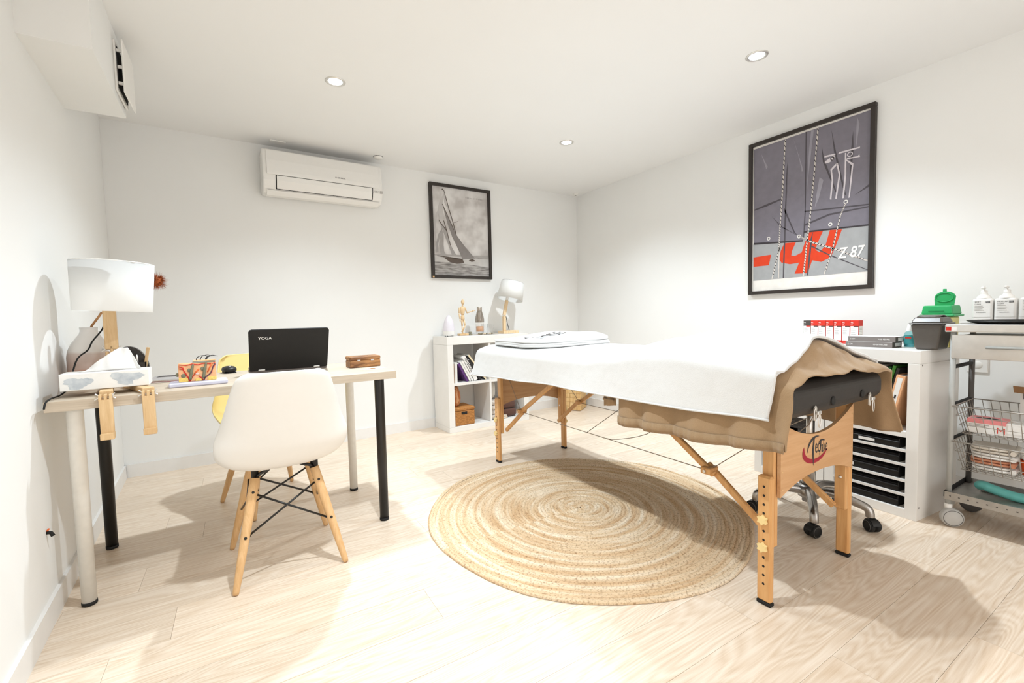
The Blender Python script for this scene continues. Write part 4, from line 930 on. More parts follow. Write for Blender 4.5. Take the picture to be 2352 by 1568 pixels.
# folded towel with lettering at the far end
t = thing('folded_towel', 'folded white towel with grey lettering on the far end of the massage table', 'towel', (1.79, 2.43, .803))
def lump(x, y): return -.004+.034*interp(x, [(-.33, 0), (.12, 1)])+.006*math.exp(-((x-.2)/.1)**2-((y+.18)/.09)**2)+.003*sin(14*x+5*y)+.003*sin(19*y)
def slab(x0, x1, y0, y1, z0, th, seed):
    """soft closed slab"""
    def fn(a, b):
        A = 2*pi*a; pw = lambda q, e: math.copysign(abs(q)**e, q)
        B = -pi/2+pi*b
        cx, cy = pw(cos(B), .35)*pw(cos(A), .35), pw(cos(B), .35)*pw(sin(A), .35)
        x = (x0+x1)/2+(x1-x0)/2*cx; y = (y0+y1)/2+(y1-y0)/2*cy
        z = z0+th/2+th/2*pw(sin(B), .6)
        if seed == 2: z += lump(x, y)*max(0, (1-abs(cx)**6))*max(0, 1-abs(cy)**6)*(1 if sin(B) > 0 else .35)
        else: z += .002*sin(13*x+seed)+.002*sin(17*y+seed)
        return (x, y, z)
    return MB().grid(fn, 72, 19, True, True)
for k, (x0, x1, y0, y1, z0, th) in enumerate(((-.335, .325, -.285, .27, 0, .026), (-.333, .32, -.284, .275, .013, .026), (-.335, .31, -.283, .27, .027, .026))):
    slab(x0, x1, y0, y1, z0, th, k).build('fold_layer', M['towel'], t)
def ztop(x, y): return .031+.022+lump(x, y)+.0012
vs, fs, w, h = TEXT['sante']
ang = rad(15.5); k = .30/w; m = MB()
pts = []
for x, y in vs:
    u, v_ = x*k, y*k*1.6; X = -.22+u*cos(ang)-v_*sin(ang); Y = -.18+u*sin(ang)+v_*cos(ang); pts.append((X, Y, ztop(X, Y)))
m.add([(a, b, c+.004) for a, b, c in pts], fs); m.build('lettering', M['greybox_dk'], t)

# ---------------------------------------------------------------- rug
RC = (1.46, 1.765)
def rr_(a): return 1+.033*cos(a-rad(10))+.010*sin(3*a+1)+.006*sin(7*a)
def rug():
    m = MB(); turns = 46; pitch = .79/turns; vs = []; fs = []; prof = 6
    seg = []; a = 0.0
    while a < 2*pi*turns:
        seg.append(a); r = pitch*a/(2*pi); a += max(rad(4.0), min(.5, .02/max(r, .01)))
    for i, a in enumerate(seg):
        r = pitch*a/(2*pi); w = pitch*.56; q = rr_(a); tw_ = .0009*sin(i*2.1)
        last = a > 2*pi*(turns-1); hgt = (.0095 if last else .0075)+.0012*sin(i*1.3)+.0004*sin(a*5)
        if last: hgt += .004*max(0, sin(a*3.2+1))*.6
        for dr, z in ((-w, hgt*.55), (-w*.6, hgt*.85), (-w*.1, hgt), (w*.5, hgt*.9), (w, hgt*.55), (w*1.02, .0008 if last else hgt*.5)):
            R_ = (r+dr*(1 if r > w else .6)+tw_)*q; vs.append((R_*cos(a), R_*sin(a), z))
    for i in range(len(seg)-1):
        for k in range(prof-1): fs.append((i*prof+k, (i+1)*prof+k, (i+1)*prof+k+1, i*prof+k+1))
    return m.add(vs, fs, True)
r_ = rug().build('rug', M['jute'], None, (RC[0], RC[1], .0005))
tag(r_, 'round braided jute rug in the middle of the floor', 'rug')

# ---------------------------------------------------------------- wheeled stool
t = thing('stool', 'round wheeled stool with five-star aluminium base behind the massage table', 'stool', (2.33, 1.085, 0))
MB().lathe([(.001, .555), (.16, .555), (.172, .565), (.175, .59), (.168, .615), (.14, .628), (.001, .63)], 40, cap=False).build('seat', M['vinyl'], t)
MB().lathe([(.001, .54), (.07, .54), (.09, .554), (.001, .554)], 24, cap=False).build('seat_plate', M['black_metal'], t)
MB().lathe([(.014, .30), (.014, .545)], 20).build('gas_piston', M['steel'], t)
MB().lathe([(.028, .07), (.028, .34), (.024, .345)], 24).build('column', M['chrome'], t)
MB().lathe([(.001, .095), (.045, .095), (.05, .11), (.046, .145), (.03, .152)], 24, cap=False).build('hub', M['chrome'], t)
a0 = math.atan2(1.244-1.085, 2.152-2.33)
for k in range(5):
    a = a0+2*pi*k/5; d = Vector((cos(a), sin(a), 0))
    P = catmull([tuple(d*.03+Vector((0, 0, .122))), tuple(d*.10+Vector((0, 0, .132))), tuple(d*.18+Vector((0, 0, .115))), tuple(d*.225+Vector((0, 0, .100))), tuple(d*.236+Vector((0, 0, .078))), tuple(d*.237+Vector((0, 0, .062)))], 18)
    g = MB().tube(P, [.022-.004*min(1, q/10) for q in range(18)], 12).build('base_arm', M['chrome'], t)
    c = d*.240; side = Vector((-d.y, d.x, 0)).lerp(d, .5).normalized(); w = Vector((side.y, -side.x, 0))
    ctr = c+Vector((0, 0, .0275))+w*.008
    cs = MB().cyl(c+Vector((0, 0, .03)), c+Vector((0, 0, .068)), .007, n=10); cs.build('castor_stem', M['steel'], g)
    T = frame(tuple(ctr), w, (0, 0, 1))
    MB(T).lathe([(.001, -.024), (.024, -.024), (.027, -.02), (.027, -.005), (.020, -.004), (.020, .004), (.027, .005), (.027, .02), (.024, .024), (.001, .024)], 24, cap=False).build('castor_wheel', M['rubber'], g)
    MB(T).prism([(.031*cos(q), .031*sin(q)) for q in [rad(15+150*i/12) for i in range(13)]]+[(.020*cos(q), .020*sin(q)) for q in [rad(165-150*i/12) for i in range(13)]], -.017, .017).build('castor_hood', M['black'], g)
    for sg in (-1, 1): MB(T).tube([(.0225*cos(2*pi*i/20), .0225*sin(2*pi*i/20), sg*.0245) for i in range(20)], .0012, 6, True).build('wheel_rim', M['castor_dk'], g)
# ---------------------------------------------------------------- white shelf unit by the back wall
SA = rad(2.2)
SO = (1.517, 3.560)
t = thing('shelf_unit', 'white square shelf unit of four open compartments against the back wall', 'shelf', (SO[0], SO[1], 0), SA)
SW, SD, SH = .845, .300, .838
MB().box(0, .055, 0, SD, .048, SH-.073, .001).build('side_panel', M['white_worn'], t); MB().box(SW-.055, SW, 0, SD, .048, SH-.073, .001).build('side_panel', M['white_worn'], t)
MB().box(0, SW, 0, SD, SH-.072, SH, .0015).build('top_panel', M['white_worn'], t); MB().box(0, SW, 0, SD, 0, .047, .0015).build('bottom_panel', M['white_worn'], t)
MB().box(.4125, .4325, .004, SD, .048, SH-.073).build('divider', M['white_worn'], t)
for a, b in ((.055, .4125), (.4325, .79)): MB().box(a, b, .004, SD, .408, .430).build('shelf_board', M['white_worn'], t)
SR = Matrix.Rotation(SA, 4, 'Z')
def sp(x, y, z): v = SR @ Vector((x, y, 0)); return (SO[0]+v.x, SO[1]+v.y, z)
def book(label, x, tilt, th, h, dep, cover, spine=None, txt=None, pages=None):
    b = thing('book', label, 'book', sp(x, .03, .4305), SA, 'books in the upper left compartment')
    T = Matrix.Rotation(-rad(tilt), 4, 'Y')
    MB(T).box(.001, th-.001, .002, dep, .002, h-.002).build('pages', M['paper'] if pages is None else pages, b)
    m = MB(T); m.box(0, .0012, 0, dep+.002, 0, h); m.build('cover_board', cover, b); MB(T).box(th-.0012, th, 0, dep+.002, 0, h).build('cover_board', cover, b)
    MB(T).box(0, th, -.001, .0012, 0, h).build('spine', spine or cover, b)
    if txt: MB(T).text(txt, Matrix.Translation((th*.25, -.0014, h*.93)) @ FR @ Matrix.Rotation(-pi/2, 4, 'Z') @ Matrix.Diagonal((1, 1.9, 1, 1)), h*.72).build('title', M['ink'], b)
dk = plain('black_book_cloth', rgb(44, 40, 38), .6); purple = plain('purple_cover', rgb(92, 52, 112), .5); cream = plain('cream_pages', rgb(226, 208, 172), .7); bw_ = plain('brown_cover', rgb(158, 118, 86), .6); wc = plain('white_cover', rgb(234, 230, 224), .5)
book('tall thin white book standing at the left side of the shelf compartment', .058, 0, .006, .235, .20, wc)
book('thin tan book second from the left in the shelf compartment', .066, 0, .007, .165, .18, bw_)
book('upright white paperback left of the purple book', .076, 0, .026, .180, .17, wc)
book('purple book with red foot leaning left in the shelf', .196, 28, .018, .184, .19, purple)
book('white paperback leaning directly on the purple book', .223, 28, .016, .200, .19, wc)
book('slim white book leaning left, just before the thick titled one', .246, 28.5, .017, .210, .19, wc)
book('thick white book with large black spine lettering leaning left', .274, 29, .034, .250, .21, wc, None, 'tint')
book('black book leaning left behind the towel corner', .325, 31, .022, .220, .20, dk)
book('large dark book with cream spine, furthest right of the leaning books', .385, 37, .016, .290, .23, dk, cream)
# rattan box and wooden pot
t = thing('rattan_box', 'honey rattan lidded box with a dark hand hole in the lower left compartment', 'box', sp(.065, .02, .0475), SA)
MB().box(0, .195, 0, .22, 0, .130, .006).build('body', M['rattan'], t); MB().box(-.003, .198, -.003, .223, .131, .158, .006).build('lid', M['rattan'], t)
MB().box(.062, .118, -.0012, .003, .098, .122).build('hand_hole', M['black_matte'], t)
t = thing('wooden_pot', 'egg-shaped orange wooden pot with pale streaks on the rattan box', 'pot', sp(.112, .12, .2065), SA)
MB().lathe([(.02, 0), (.034, .006), (.049, .035), (.054, .075), (.050, .12), (.040, .155), (.030, .178), (.025, .178), (.02, .16)], 28, cap=True).build('body', wood('streaked_pot', rgb(176, 96, 44), rgb(226, 176, 130), 'Z', 3.0, .4, 7, contrast=(.45, .62)), t)
# textiles in the lower right compartment
def soft(name, label, cat, loc, rx, ry, rz_, mat, e=.55, n=3, gap=0.0, grp=None):
    b = thing(name, label, cat, loc, SA, grp)
    for k in range(n):
        h = rz_/n
        MB().blob((0, .004*((k % 2)*2-1), h*(k+.5)), rx*(1-.03*(k % 2)), ry, h*.53, 24, 12, e=e).build('fold_layer', mat, b)
    return b
soft('brown_towel', 'dark brown towel folded in the lower right compartment of the white shelf', 'towel', sp(.655, .135, .052), .085, .10, .150, cloth('chocolate_terry', rgb(94, 66, 56), 1, .6, 300, .12), .5, 2)
soft('folded_throw', 'pale grey throw rolled upright at the left of the lower right compartment', 'throw', sp(.486, .17, .235), .045, .09, .165, cloth('pale_grey_knit', rgb(208, 202, 192), 1, .5, 200, .05), .6, 1)
soft('patterned_cloth', 'stack of white and brown patterned cloths under the grey throw', 'cloth', sp(.492, .14, .052), .05, .11, .170, cloth('patterned_cotton', rgb(206, 194, 182), 1, .3, 60, .3), .45, 4)
soft('beige_cloth', 'small beige cloth lying in front of the brown towel', 'cloth', sp(.575, .035, .050), .035, .025, .028, cloth('beige_cotton', rgb(208, 192, 174), 1, .3, 200, .06), .6, 2)
# things on top of the shelf
ZS = SH+.001
t = thing('runner_cloth', 'thin beige table runner lying on top of the white shelf', 'cloth', sp(.40, .13, ZS), SA)
MB().grid(lambda a, b: (-.19+.38*a, -.045+.09*b+.006*sin(a*14), .0008+.0012*abs(sin(a*17+b*6))), 30, 8).build('cloth', cloth('runner_linen', rgb(222, 206, 186), 1, .3, 300, .06), t)
t = thing('oil_diffuser', 'white bullet-shaped aroma diffuser at the left end of the shelf top', 'diffuser', sp(.068, .10, ZS), SA)
MB().lathe([(.001, .006), (.047, .006), (.051, .010), (.0515, .045)], 32, cap=False).build('base', M['white_pl'], t)
MB().lathe([(.0515, .0455), (.0505, .075), (.044, .115), (.032, .15), (.018, .175), (.008, .185), (.001, .186)], 32, cap=False).build('dome', plain('frosted_lilac_plastic', rgb(228, 222, 228), .3), t)
MB().box(.008, .024, -.0525, -.047, .014, .04, .003).build('button_panel', M['white_satin'], t)
for a in (.6, 2.2, 3.9, 5.4): MB().lathe([(.006, 0), (.006, .0065)], 8, (.036*cos(a), .036*sin(a), 0)).build('foot', M['greybox_dk'], t)
# artist's mannequin
t = thing('mannequin', 'jointed wooden artist mannequin with one arm held out, on the shelf', 'figurine', sp(.215, .115, ZS), SA)
pw_ = M['palewood']
MB().box(-.045, .045, -.025, .025, 0, .018, .002).build('base', M['lampwood'], t)
MB().blob((.005, 0, .300), .0155, .017, .024, 16, 12).build('head', pw_, t); MB().cyl((.002, 0, .262), (.003, 0, .282), .006, n=10).build('neck', pw_, t)
MB().lathe([(.012, .185), (.019, .20), (.026, .235), (.024, .255), (.010, .263)], 16, M=Matrix.Diagonal((1, .75, 1, 1))).build('chest', pw_, t)
MB().lathe([(.012, .140), (.019, .150), (.017, .172), (.012, .182)], 16, M=Matrix.Diagonal((1, .8, 1, 1))).build('hips', pw_, t)
MB().blob((0, 0, .184), .010, .009, .007, 10, 8).build('waist_ball', pw_, t)
def limb(pts, rs, nm): MB().tube(pts, rs, 10).build(nm, pw_, t)
limb([(-.030, 0, .25), (-.034, 0, .20)], [.0075, .006], 'upper_arm'); limb([(-.034, 0, .197), (-.031, -.004, .15)], [.006, .0045], 'forearm'); limb([(-.031, -.004, .147), (-.028, -.006, .120)], [.005, .0035], 'hand')
limb([(.027, 0, .25), (.040, -.006, .205)], [.0075, .006], 'upper_arm'); limb([(.040, -.006, .203), (.088, -.014, .216)], [.006, .0045], 'forearm'); limb([(.090, -.014, .217), (.118, -.016, .222)], [.0055, .003], 'hand')
limb([(-.008, 0, .142), (-.007, 0, .085)], [.0095, .0075], 'thigh'); limb([(-.007, 0, .082), (-.004, 0, .030)], [.0075, .005], 'calf'); limb([(.010, 0, .142), (.016, -.012, .090)], [.0095, .0075], 'thigh'); limb([(.016, -.012, .087), (.0, .004, .040)], [.0075, .005], 'calf')
limb([(-.005, .004, .024), (-.002, -.020, .021)], [.007, .005], 'foot'); limb([(-.002, .008, .034), (-.018, .0, .040)], [.006, .004], 'foot')
# stacked pebbles, row of stones
peb = plain('olive_pebble', rgb(136, 130, 108), .55, vary=.2, scale=50)
for k, (r, z, l) in enumerate(((.021, .0, 'lower of two stacked olive pebbles beside the mannequin'), (.017, .0165, 'upper of two stacked olive pebbles beside the mannequin'))):
    MB().blob((0, 0, .0085), r, r*.85, .0082, 16, 8).build('pebble', peb, None, (sp(.28, .10, ZS)[0], sp(.28, .10, ZS)[1], ZS+z)).name = 'pebble'
    tag(bpy.context.scene.collection.objects[-1], l, 'stone', 'pebbles on the shelf')
names = ['first', 'second', 'third', 'fourth', 'fifth', 'sixth']
for k in range(6):
    q = sp(.375+.028*k, .10+.010*(k % 2), ZS+.003)
    o = MB().blob((0, 0, .0065), .0155, .011, .0063, 14, 8).build('pebble', peb if k not in (2, 4) else plain('cream_pebble', rgb(226, 210, 178), .5), None, q, rad(20*k))
    tag(o, names[k]+' stone from the left in the row on the shelf, before the steel bottle', 'stone', 'pebbles on the shelf')
# bottle: steel shoulder over a clear lower part
t = thing('water_bottle', 'grey steel water bottle with clear copper-tinted lower part on the shelf', 'bottle', sp(.412, .155, ZS), SA)
grey = plain('taupe_steel', rgb(158, 148, 138), .25, metal=.7, vary=.05)
MB().lathe([(.040, .112), (.0415, .115), (.0415, .140), (.038, .165), (.030, .195), (.0245, .215), (.0235, .222)], 32, cap=False).build('shoulder', grey, t)
MB().lathe([(.0235, .223), (.0245, .225), (.0245, .250), (.020, .257), (.001, .258)], 28, cap=False).build('cap', plain('steel_cap', rgb(186, 176, 164), .25, metal=.8), t)
MB().lathe([(.001, .004), (.030, .004), (.036, .012), (.0385, .03), (.0385, .112)], 32, cap=False).build('clear_base', glass('clear_plastic', (.97, .95, .93, 1), .05), t)
MB().lathe([(.001, .028), (.034, .028), (.035, .031), (.035, .076), (.001, .076)], 28, cap=False).build('copper_core', plain('copper_core', rgb(206, 160, 126), .4, vary=.05), t)
for k, (x, y) in enumerate(((.475, .175), (.535, .165))):
    t = thing('drinking_glass', ['clear drinking glass right behind the steel bottle', 'clear drinking glass nearest the small shelf lamp'][k], 'glass', sp(x, y, ZS), SA, 'glasses on the shelf')
    MB().lathe([(.001, .003), (.026, .003), (.028, .006), (.033, .095), (.0318, .095), (.0265, .010), (.001, .008)], 28, cap=False).build('tumbler', glass('clear_glass'), t)
# small lamp with square wooden base and tilted shade
t = thing('table_lamp', 'small lamp with wooden hinged arm and tilted white shade on the shelf', 'lamp', sp(.705, .12, ZS), SA)
MB().box(-.085, .085, -.055, .055, 0, .027, .002).build('base', M['palewood'], t)
MB().box(.085, .10, -.012, -.006, .008, .02, .001).build('base_hook', M['steel'], t)
MB().box(-.058, -.030, -.012, .012, .027, .165, .002).build('lower_arm', M['palewood'], t)
AT = Matrix.Translation((-.044, 0, .17)) @ Matrix.Rotation(rad(14), 4, 'Y')
MB(AT).box(-.014, .014, -.011, .011, 0, .15, .002).build('upper_arm', M['palewood'], t)
MB(AT).cyl((0, -.02, .0), (0, .02, .0), .003, n=8).box(-.022, -.015, -.024, -.018, -.006, .008, .001).build('hinge_bolt', M['steel'], t)
o = MB(AT).lathe([(.108, .335), (.111, .335), (.127, .165), (.124, .165)], 40, (.03, 0, 0), cap=False).build('shade', M['shade'], t)
MB(AT).tube([(.03+.109*cos(2*pi*k/36), .109*sin(2*pi*k/36), .335) for k in range(36)], .0022, 6, True).build('shade_rim', M['greyink'], t)
MB(AT).lathe([(.013, .15), (.015, .2)], 14, (.0, 0, 0)).build('bulb_holder', M['white_pl'], t)
MB().tube(catmull([(-.03, .004, .172), (-.018, .0, .15), (-.010, 0, .10), (.004, 0, .055), (.012, .0, .028)], 14), .0028, 6).build('power_cord', M['rubber'], t)
# woven basket on the floor in the corner
t = thing('woven_basket', 'square pale woven basket on the floor in the far corner', 'basket', (3.02, 3.74, 0), rad(35))
bs = M['rattan_pale']
for k in range(4):
    m = MB(Matrix.Rotation(k*pi/2, 4, 'Z'))
    nH, nV = 5, 6
    for i in range(nV):
        for j in range(nH):
            x0 = -.115+.23*i/nV; z0 = .004+.22*j/nH; d = .003 if (i+j) % 2 else 0.0
            MB(Matrix.Rotation(k*pi/2, 4, 'Z')).box(x0+.0008, x0+.23/nV-.0008, -.117-d, -.108, z0+.0006, z0+.22/nH-.0006, .0015).build('splint', pl_ if False else M['chip'] if 'chip' in M else M.setdefault('chip', wood('wood_splint', rgb(206, 164, 106), rgb(230, 196, 142), 'Z', 1.5, .6, 8, rand=True)), t)
MB().box(-.108, .108, -.108, .108, .002, .008).build('bottom', M['chip'], t)
for k in range(4): MB(Matrix.Rotation(k*pi/2, 4, 'Z')).box(-.12, .12, -.121, -.106, .224, .244, .003).build('rim', M['chip'], t)
# ---------------------------------------------------------------- white cabinets along the right wall
CA = rad(-4.8)
CO = Vector((2.649, .772, 0)); CR = Matrix.Rotation(CA, 4, 'Z')
def cp(x, y, z): v = CR @ Vector((x, y, 0)); return (CO.x+v.x, CO.y+v.y, z)
CH, CD, CW = .797, .40, .402
def cabinet(label, y0):
    t = thing('cabinet', label, 'cabinet', cp(0, y0, 0), CA, 'white cabinets beside the massage table')
    MB().box(0, CD, 0, .046, 0, CH-.0605, .001).build('side_panel', M['white_lam'], t); MB().box(0, CD, CW-.046, CW, 0, CH-.0605, .001).build('side_panel', M['white_lam'], t)
    MB().box(0, CD, 0, CW, CH-.060, CH, .0012).build('top_panel', M['white_lam'], t); MB().box(0, CD, .046, CW-.046, 0, .043, .001).build('bottom_panel', M['white_lam'], t)
    MB().box(.004, CD, .046, CW-.046, .385, .413, .001).build('middle_shelf', M['white_lam'], t)
    MB().box(CD-.006, CD, .046, CW-.046, .043, CH-.06).build('back_panel', M['white_lam'], t)
    return t
cb = cabinet('white cabinet with binders above black document trays, beside the trolley', 0)
for z in (.115, .183, .259, .327): MB().box(.003, CD-.01, .046, CW-.046, z-.012, z).build('tray_shelf', M['white_lam'], cb)
for z in (.73, .06): MB().lathe([(.001, .0008), (.004, .0008), (.004, 0)], 10, M=Matrix.Translation((.022, 0, z)) @ Matrix.Rotation(pi/2, 4, 'X'), cap=False).build('screw_cover', M['greybox'], cb)
ca = cabinet('white cabinet holding black wicker baskets, further from the trolley', CW+.006)
ord_ = ['bottom', 'second from the bottom', 'middle', 'second from the top', 'topmost']
for k, z in enumerate((.0435, .1155, .1835, .2595, .3275)):
    h = min(.052, ((.103, .171, .247, .315, .385)[k]-z)-.012)
    t = thing('document_tray', ord_[k]+' black document tray in the cabinet beside the trolley', 'tray', cp(.012, .075, z), CA, 'black document trays')
    MB().box(0, .30, 0, .275, 0, .003).build('floor_plate', M['black'], t); MB().box(0, .004, 0, .275, .003, h*.55, .001).build('front_lip', M['black'], t)
    MB(Matrix.Translation((0, 0, h*.55))).box(-.004, .010, 0, .275, 0, .006, .002).build('front_rail', M['black'], t)
    MB().box(0, .30, 0, .004, .003, h, .001).build('side_wall', M['black'], t); MB().box(0, .30, .271, .275, .003, h, .001).build('side_wall', M['black'], t); MB().box(.296, .30, .004, .271, .003, h, .001).build('back_wall', M['black'], t)
    MB().box(.012, .29, .006, .269, .0035, h*.8).build('document_stack', M['black_matte'], t)
    if k in (4, 2): MB().box(-.0052, -.0042, .10 if k == 4 else .19, .17 if k == 4 else .26, h*.2, h*.5).build('sticker', M['paper'], t)
for k, z in enumerate((.0435, .4135)):
    t = thing('wicker_basket', ['black wicker drawer basket in the lower half of the far cabinet', 'black wicker drawer basket in the upper half of the far cabinet'][k], 'basket', cp(.018, CW+.006+.056, z), CA, 'black wicker baskets')
    H_ = (.334, .30)[k]; W_ = .285
    MB().box(0, .012, 0, W_, 0, H_*.62, .003).box(0, .012, 0, W_*.33, H_*.62, H_*.82, .003).box(0, .012, W_*.67, W_, H_*.62, H_*.82, .003).box(0, .012, 0, W_, H_*.82, H_, .003).build('front', M['wicker_blk'], t)
    MB().box(.012, .35, 0, .010, 0, H_, .003).build('side', M['wicker_blk'], t); MB().box(.012, .35, W_-.010, W_, 0, H_, .003).build('side', M['wicker_blk'], t)
    MB().box(.012, .35, .010, W_-.010, 0, .010).build('bottom', M['wicker_blk'], t); MB().box(.34, .35, .010, W_-.010, .01, H_).build('back', M['wicker_blk'], t)
    MB().tube([(-.002, 0, H_), (-.002, W_, H_)], .007, 8).build('rim', M['wicker_blk'], t)
# binders and folders above the trays
def binder(label, y0, tilt, th, h, dep, cov, spine, x0=.03, extra=None):
    b = thing('binder', label, 'binder', cp(x0, y0, .4135), CA, 'binders in the cabinet')
    T = Matrix.Rotation(rad(tilt), 4, 'X')
    MB(T).box(0, .0025, 0, th, 0, h, .001).build('spine', spine, b); MB(T).box(.0025, dep, 0, .002, 0, h).build('cover', cov, b); MB(T).box(.0025, dep, th-.002, th, 0, h).build('cover', cov, b)
    MB(T).box(.006, dep-.008, .003, th-.003, .004, h-.006).build('papers', M['paper'], b)
    if extra: extra(MB(T), b, th, h)
og = plain('orange_card', rgb(240, 184, 138), .5); gr = plain('grey_binder', rgb(112, 108, 106), .4); gr2 = plain('charcoal_binder', rgb(58, 54, 54), .4); gn = plain('green_folder', rgb(74, 140, 58), .4); gn2 = plain('dark_green_folder', rgb(34, 88, 44), .4)
def lab(m, b, th, h):
    m.box(-.0008, 0, th*.22, th*.78, .012, h-.012).build('spine_label', M['paper'], b)
    k = MB(m.M); [k.box(-.0014, -.0008, th*.4, th*.6, z, z+.018) for z in (.03, .09, .12, .15)]; k.build('label_print', M['ink'], b)
binder('pale orange binder with a white spine label, nearest the front of the cabinet', .112, 12, .036, .265, .26, og, og, .01, lab)
binder('slim black folder beside the orange binder', .156, 13, .012, .30, .27, gr2, gr2)
binder('bright green folder leaning in the cabinet', .173, 13, .013, .312, .28, gn, gn)
binder('dark green folder behind the bright green one', .190, 13, .012, .305, .28, gn2, gn2)
binder('wide grey binder left of the green folders', .208, 12.5, .040, .308, .28, gr, gr)
binder('charcoal binder furthest left in the cabinet', .254, 12, .032, .285, .28, gr2, gr2)
# boxes standing at the back of the cabinets
ords = ['second', 'third', 'fourth', 'fifth', 'sixth']
BT = rad(-6.5)
for k in range(7):
    y = 1.4215-.0438*k; x = 3.006-.0050*k
    lbl = 'dark grey and white carton, leftmost in the row by the wall' if k == 0 else ('red and white carton at the right end of the row by the wall' if k == 6 else ords[k-1]+' carton from the left in the row, red with white label')
    t = thing('carton', lbl, 'box', (x, y, CH+.0006), BT, 'row of cosmetic cartons')
    c = M['greybox_dk'] if k == 0 else M['redbox']
    MB().box(0, .042, -.0212, .0212, 0, .134, .0008).build('body', c, t)
    MB().box(-.0006, 0, -.0196, .0196, .018, .100).build('label_panel', M['paper'], t)
    MB().box(-.0009, -.0006, -.0200, .004, .095, .101).build('label_tab', M['redbox'] if k == 0 else M['greybox_dk'], t)
    L = Matrix(((0, 0, -1, -.0012), (-1, 0, 0, 0), (0, 1, 0, 0), (0, 0, 0, 1)))    # drawing plane facing -x
    MB().text('peel', Matrix.Translation((0, .018, .118)) @ L, .013).text(['14', '12', '12', '14', '10', '14', '12'][k], Matrix.Translation((0, .018, .108)) @ L, .008).build('title', M['whiteink'], t)
    MB().text('meso', Matrix.Translation((0, .014, .006)) @ L, .025).build('maker_print', M['whiteink'], t)
    m = MB(); [m.box(-.0010, -.0006, -.004-.002*(i % 2), .016, .084-.010*i, .0862-.010*i) for i in range(4)]; m.build('label_text', M['greyink'], t)
    if k == 6:
        MB().box(.003, .039, -.0218, -.0212, .018, .100).build('side_label', M['paper'], t)
        m = MB(); [m.box(.006, .034, -.0222, -.0218, .088-.009*i, .090-.009*i) for i in range(7)]; m.build('side_text', M['greyink'], t)
for k in range(2):
    t = thing('flat_box', ['lower of two flat grey boxes stacked on the cabinet', 'upper of two flat grey boxes stacked on the cabinet'][k], 'box', (2.778+.004*k, 1.02-.010*k, CH+.0006+.0275*k), rad(-2+1.5*k), 'flat grey boxes')
    MB().box(0, .105, -.102, .102, 0, .0268, .0008).build('body', M['greybox'], t); MB().box(.001, .104, -.101, .101, .0268, .0272).build('top_sheet', M['paper'], t)
    MB().box(.002, .104, -.1026, -.102, .001, .026).build('end_panel', M['greybox_dk'], t); MB().box(.03, .095, -.1032, -.1026, .005, .022).build('end_label', M['paper'], t)
    MB().text('ccm', Matrix.Translation((0, .092, .010)) @ L, .022).text(['sens', 'age'][k], Matrix.Translation((0, -.03 if k else -.022, .011)) @ L, .05 if k else .06).build('print', M['whiteink'], t)
t = thing('mouthwash_bottle', 'small blue-green bottle with white conical cap beside the flat boxes', 'bottle', (2.872, .882, CH+.0006))
MB().lathe([(.001, .001), (.020, .001), (.022, .004), (.022, .066), (.018, .074), (.010, .080)], 24, M=Matrix.Diagonal((.7, 1, 1, 1)), cap=False).build('body', glass('aqua_plastic', (.62, .86, .88, 1), .08), t)
MB().lathe([(.001, .003), (.0195, .003), (.0195, .055), (.001, .055)], 20, M=Matrix.Diagonal((.65, 1, 1, 1)), cap=False).build('liquid', plain('aqua_liquid', rgb(116, 190, 196), .2), t)
MB().lathe([(.0225, .018), (.0225, .060)], 24, M=Matrix.Diagonal((.7, 1, 1, 1)), cap=False).build('label_band', plain('teal_label', rgb(64, 150, 150), .5), t)
MB().box(-.0165, -.0155, -.012, .012, .045, .052).build('label_print', M['redbox'], t)
MB().lathe([(.013, .080), (.013, .086), (.011, .092), (.0065, .118), (.001, .119)], 20, cap=False).build('cap', M['white_pl'], t)
t = thing('lotion_bottle', 'slim clear bottle with orange label mostly hidden by the grey bin', 'bottle', (2.93, .868, CH+.0006))
MB().lathe([(.001, .001), (.017, .001), (.018, .004), (.018, .085), (.010, .095)], 20, cap=False).build('body', plain('milky_plastic', rgb(226, 226, 214), .3), t); MB().lathe([(.0185, .03), (.0185, .055)], 20, cap=False).build('label_band', plain('orange_label', rgb(236, 150, 84), .5), t); MB().lathe([(.011, .0955), (.010, .125), (.001, .126)], 16, cap=False).build('cap', M['white_pl'], t); MB().lathe([(.0182, .002), (.0182, .014)], 20, cap=False).build('liquid_band', plain('amber_liquid', rgb(206, 166, 80), .3), t)
# small grey swing-lid bin
t = thing('swing_bin', 'small dark grey swing-lid bin at the end of the cabinet top', 'bin', (2.80, .778, CH+.0006), rad(-3))
def taper(x0, x1, y0, y1, z0, X0, X1, Y0, Y1, z1, m=None):
    return (m or MB()).add([(x0,y0,z0),(x1,y0,z0),(x1,y1,z0),(x0,y1,z0),(X0,Y0,z1),(X1,Y0,z1),(X1,Y1,z1),(X0,Y1,z1)], [(0,3,2,1),(4,5,6,7),(0,1,5,4),(1,2,6,5),(2,3,7,6),(3,0,4,7)])
o = taper(-.055, .055, -.042, .042, 0, -.066, .066, -.058, .058, .118).build('bucket', M['binplastic'], t); bevel(o, .008, 3)
o = MB().box(-.071, .071, -.063, .063, .1185, .126, .003).build('rim', M['binplastic'], t)
o = taper(-.066, .066, -.058, .058, .1265, -.045, .045, -.050, .050, .152).build('lid', M['binplastic'], t); bevel(o, .006, 2)
o = MB().grid(lambda a, b: (-.040+.08*a, -.042+.084*b, .1525+.008*sin(pi*a)), 12, 6).build('swing_flap', M['binplastic'], t); solid(o, .003)
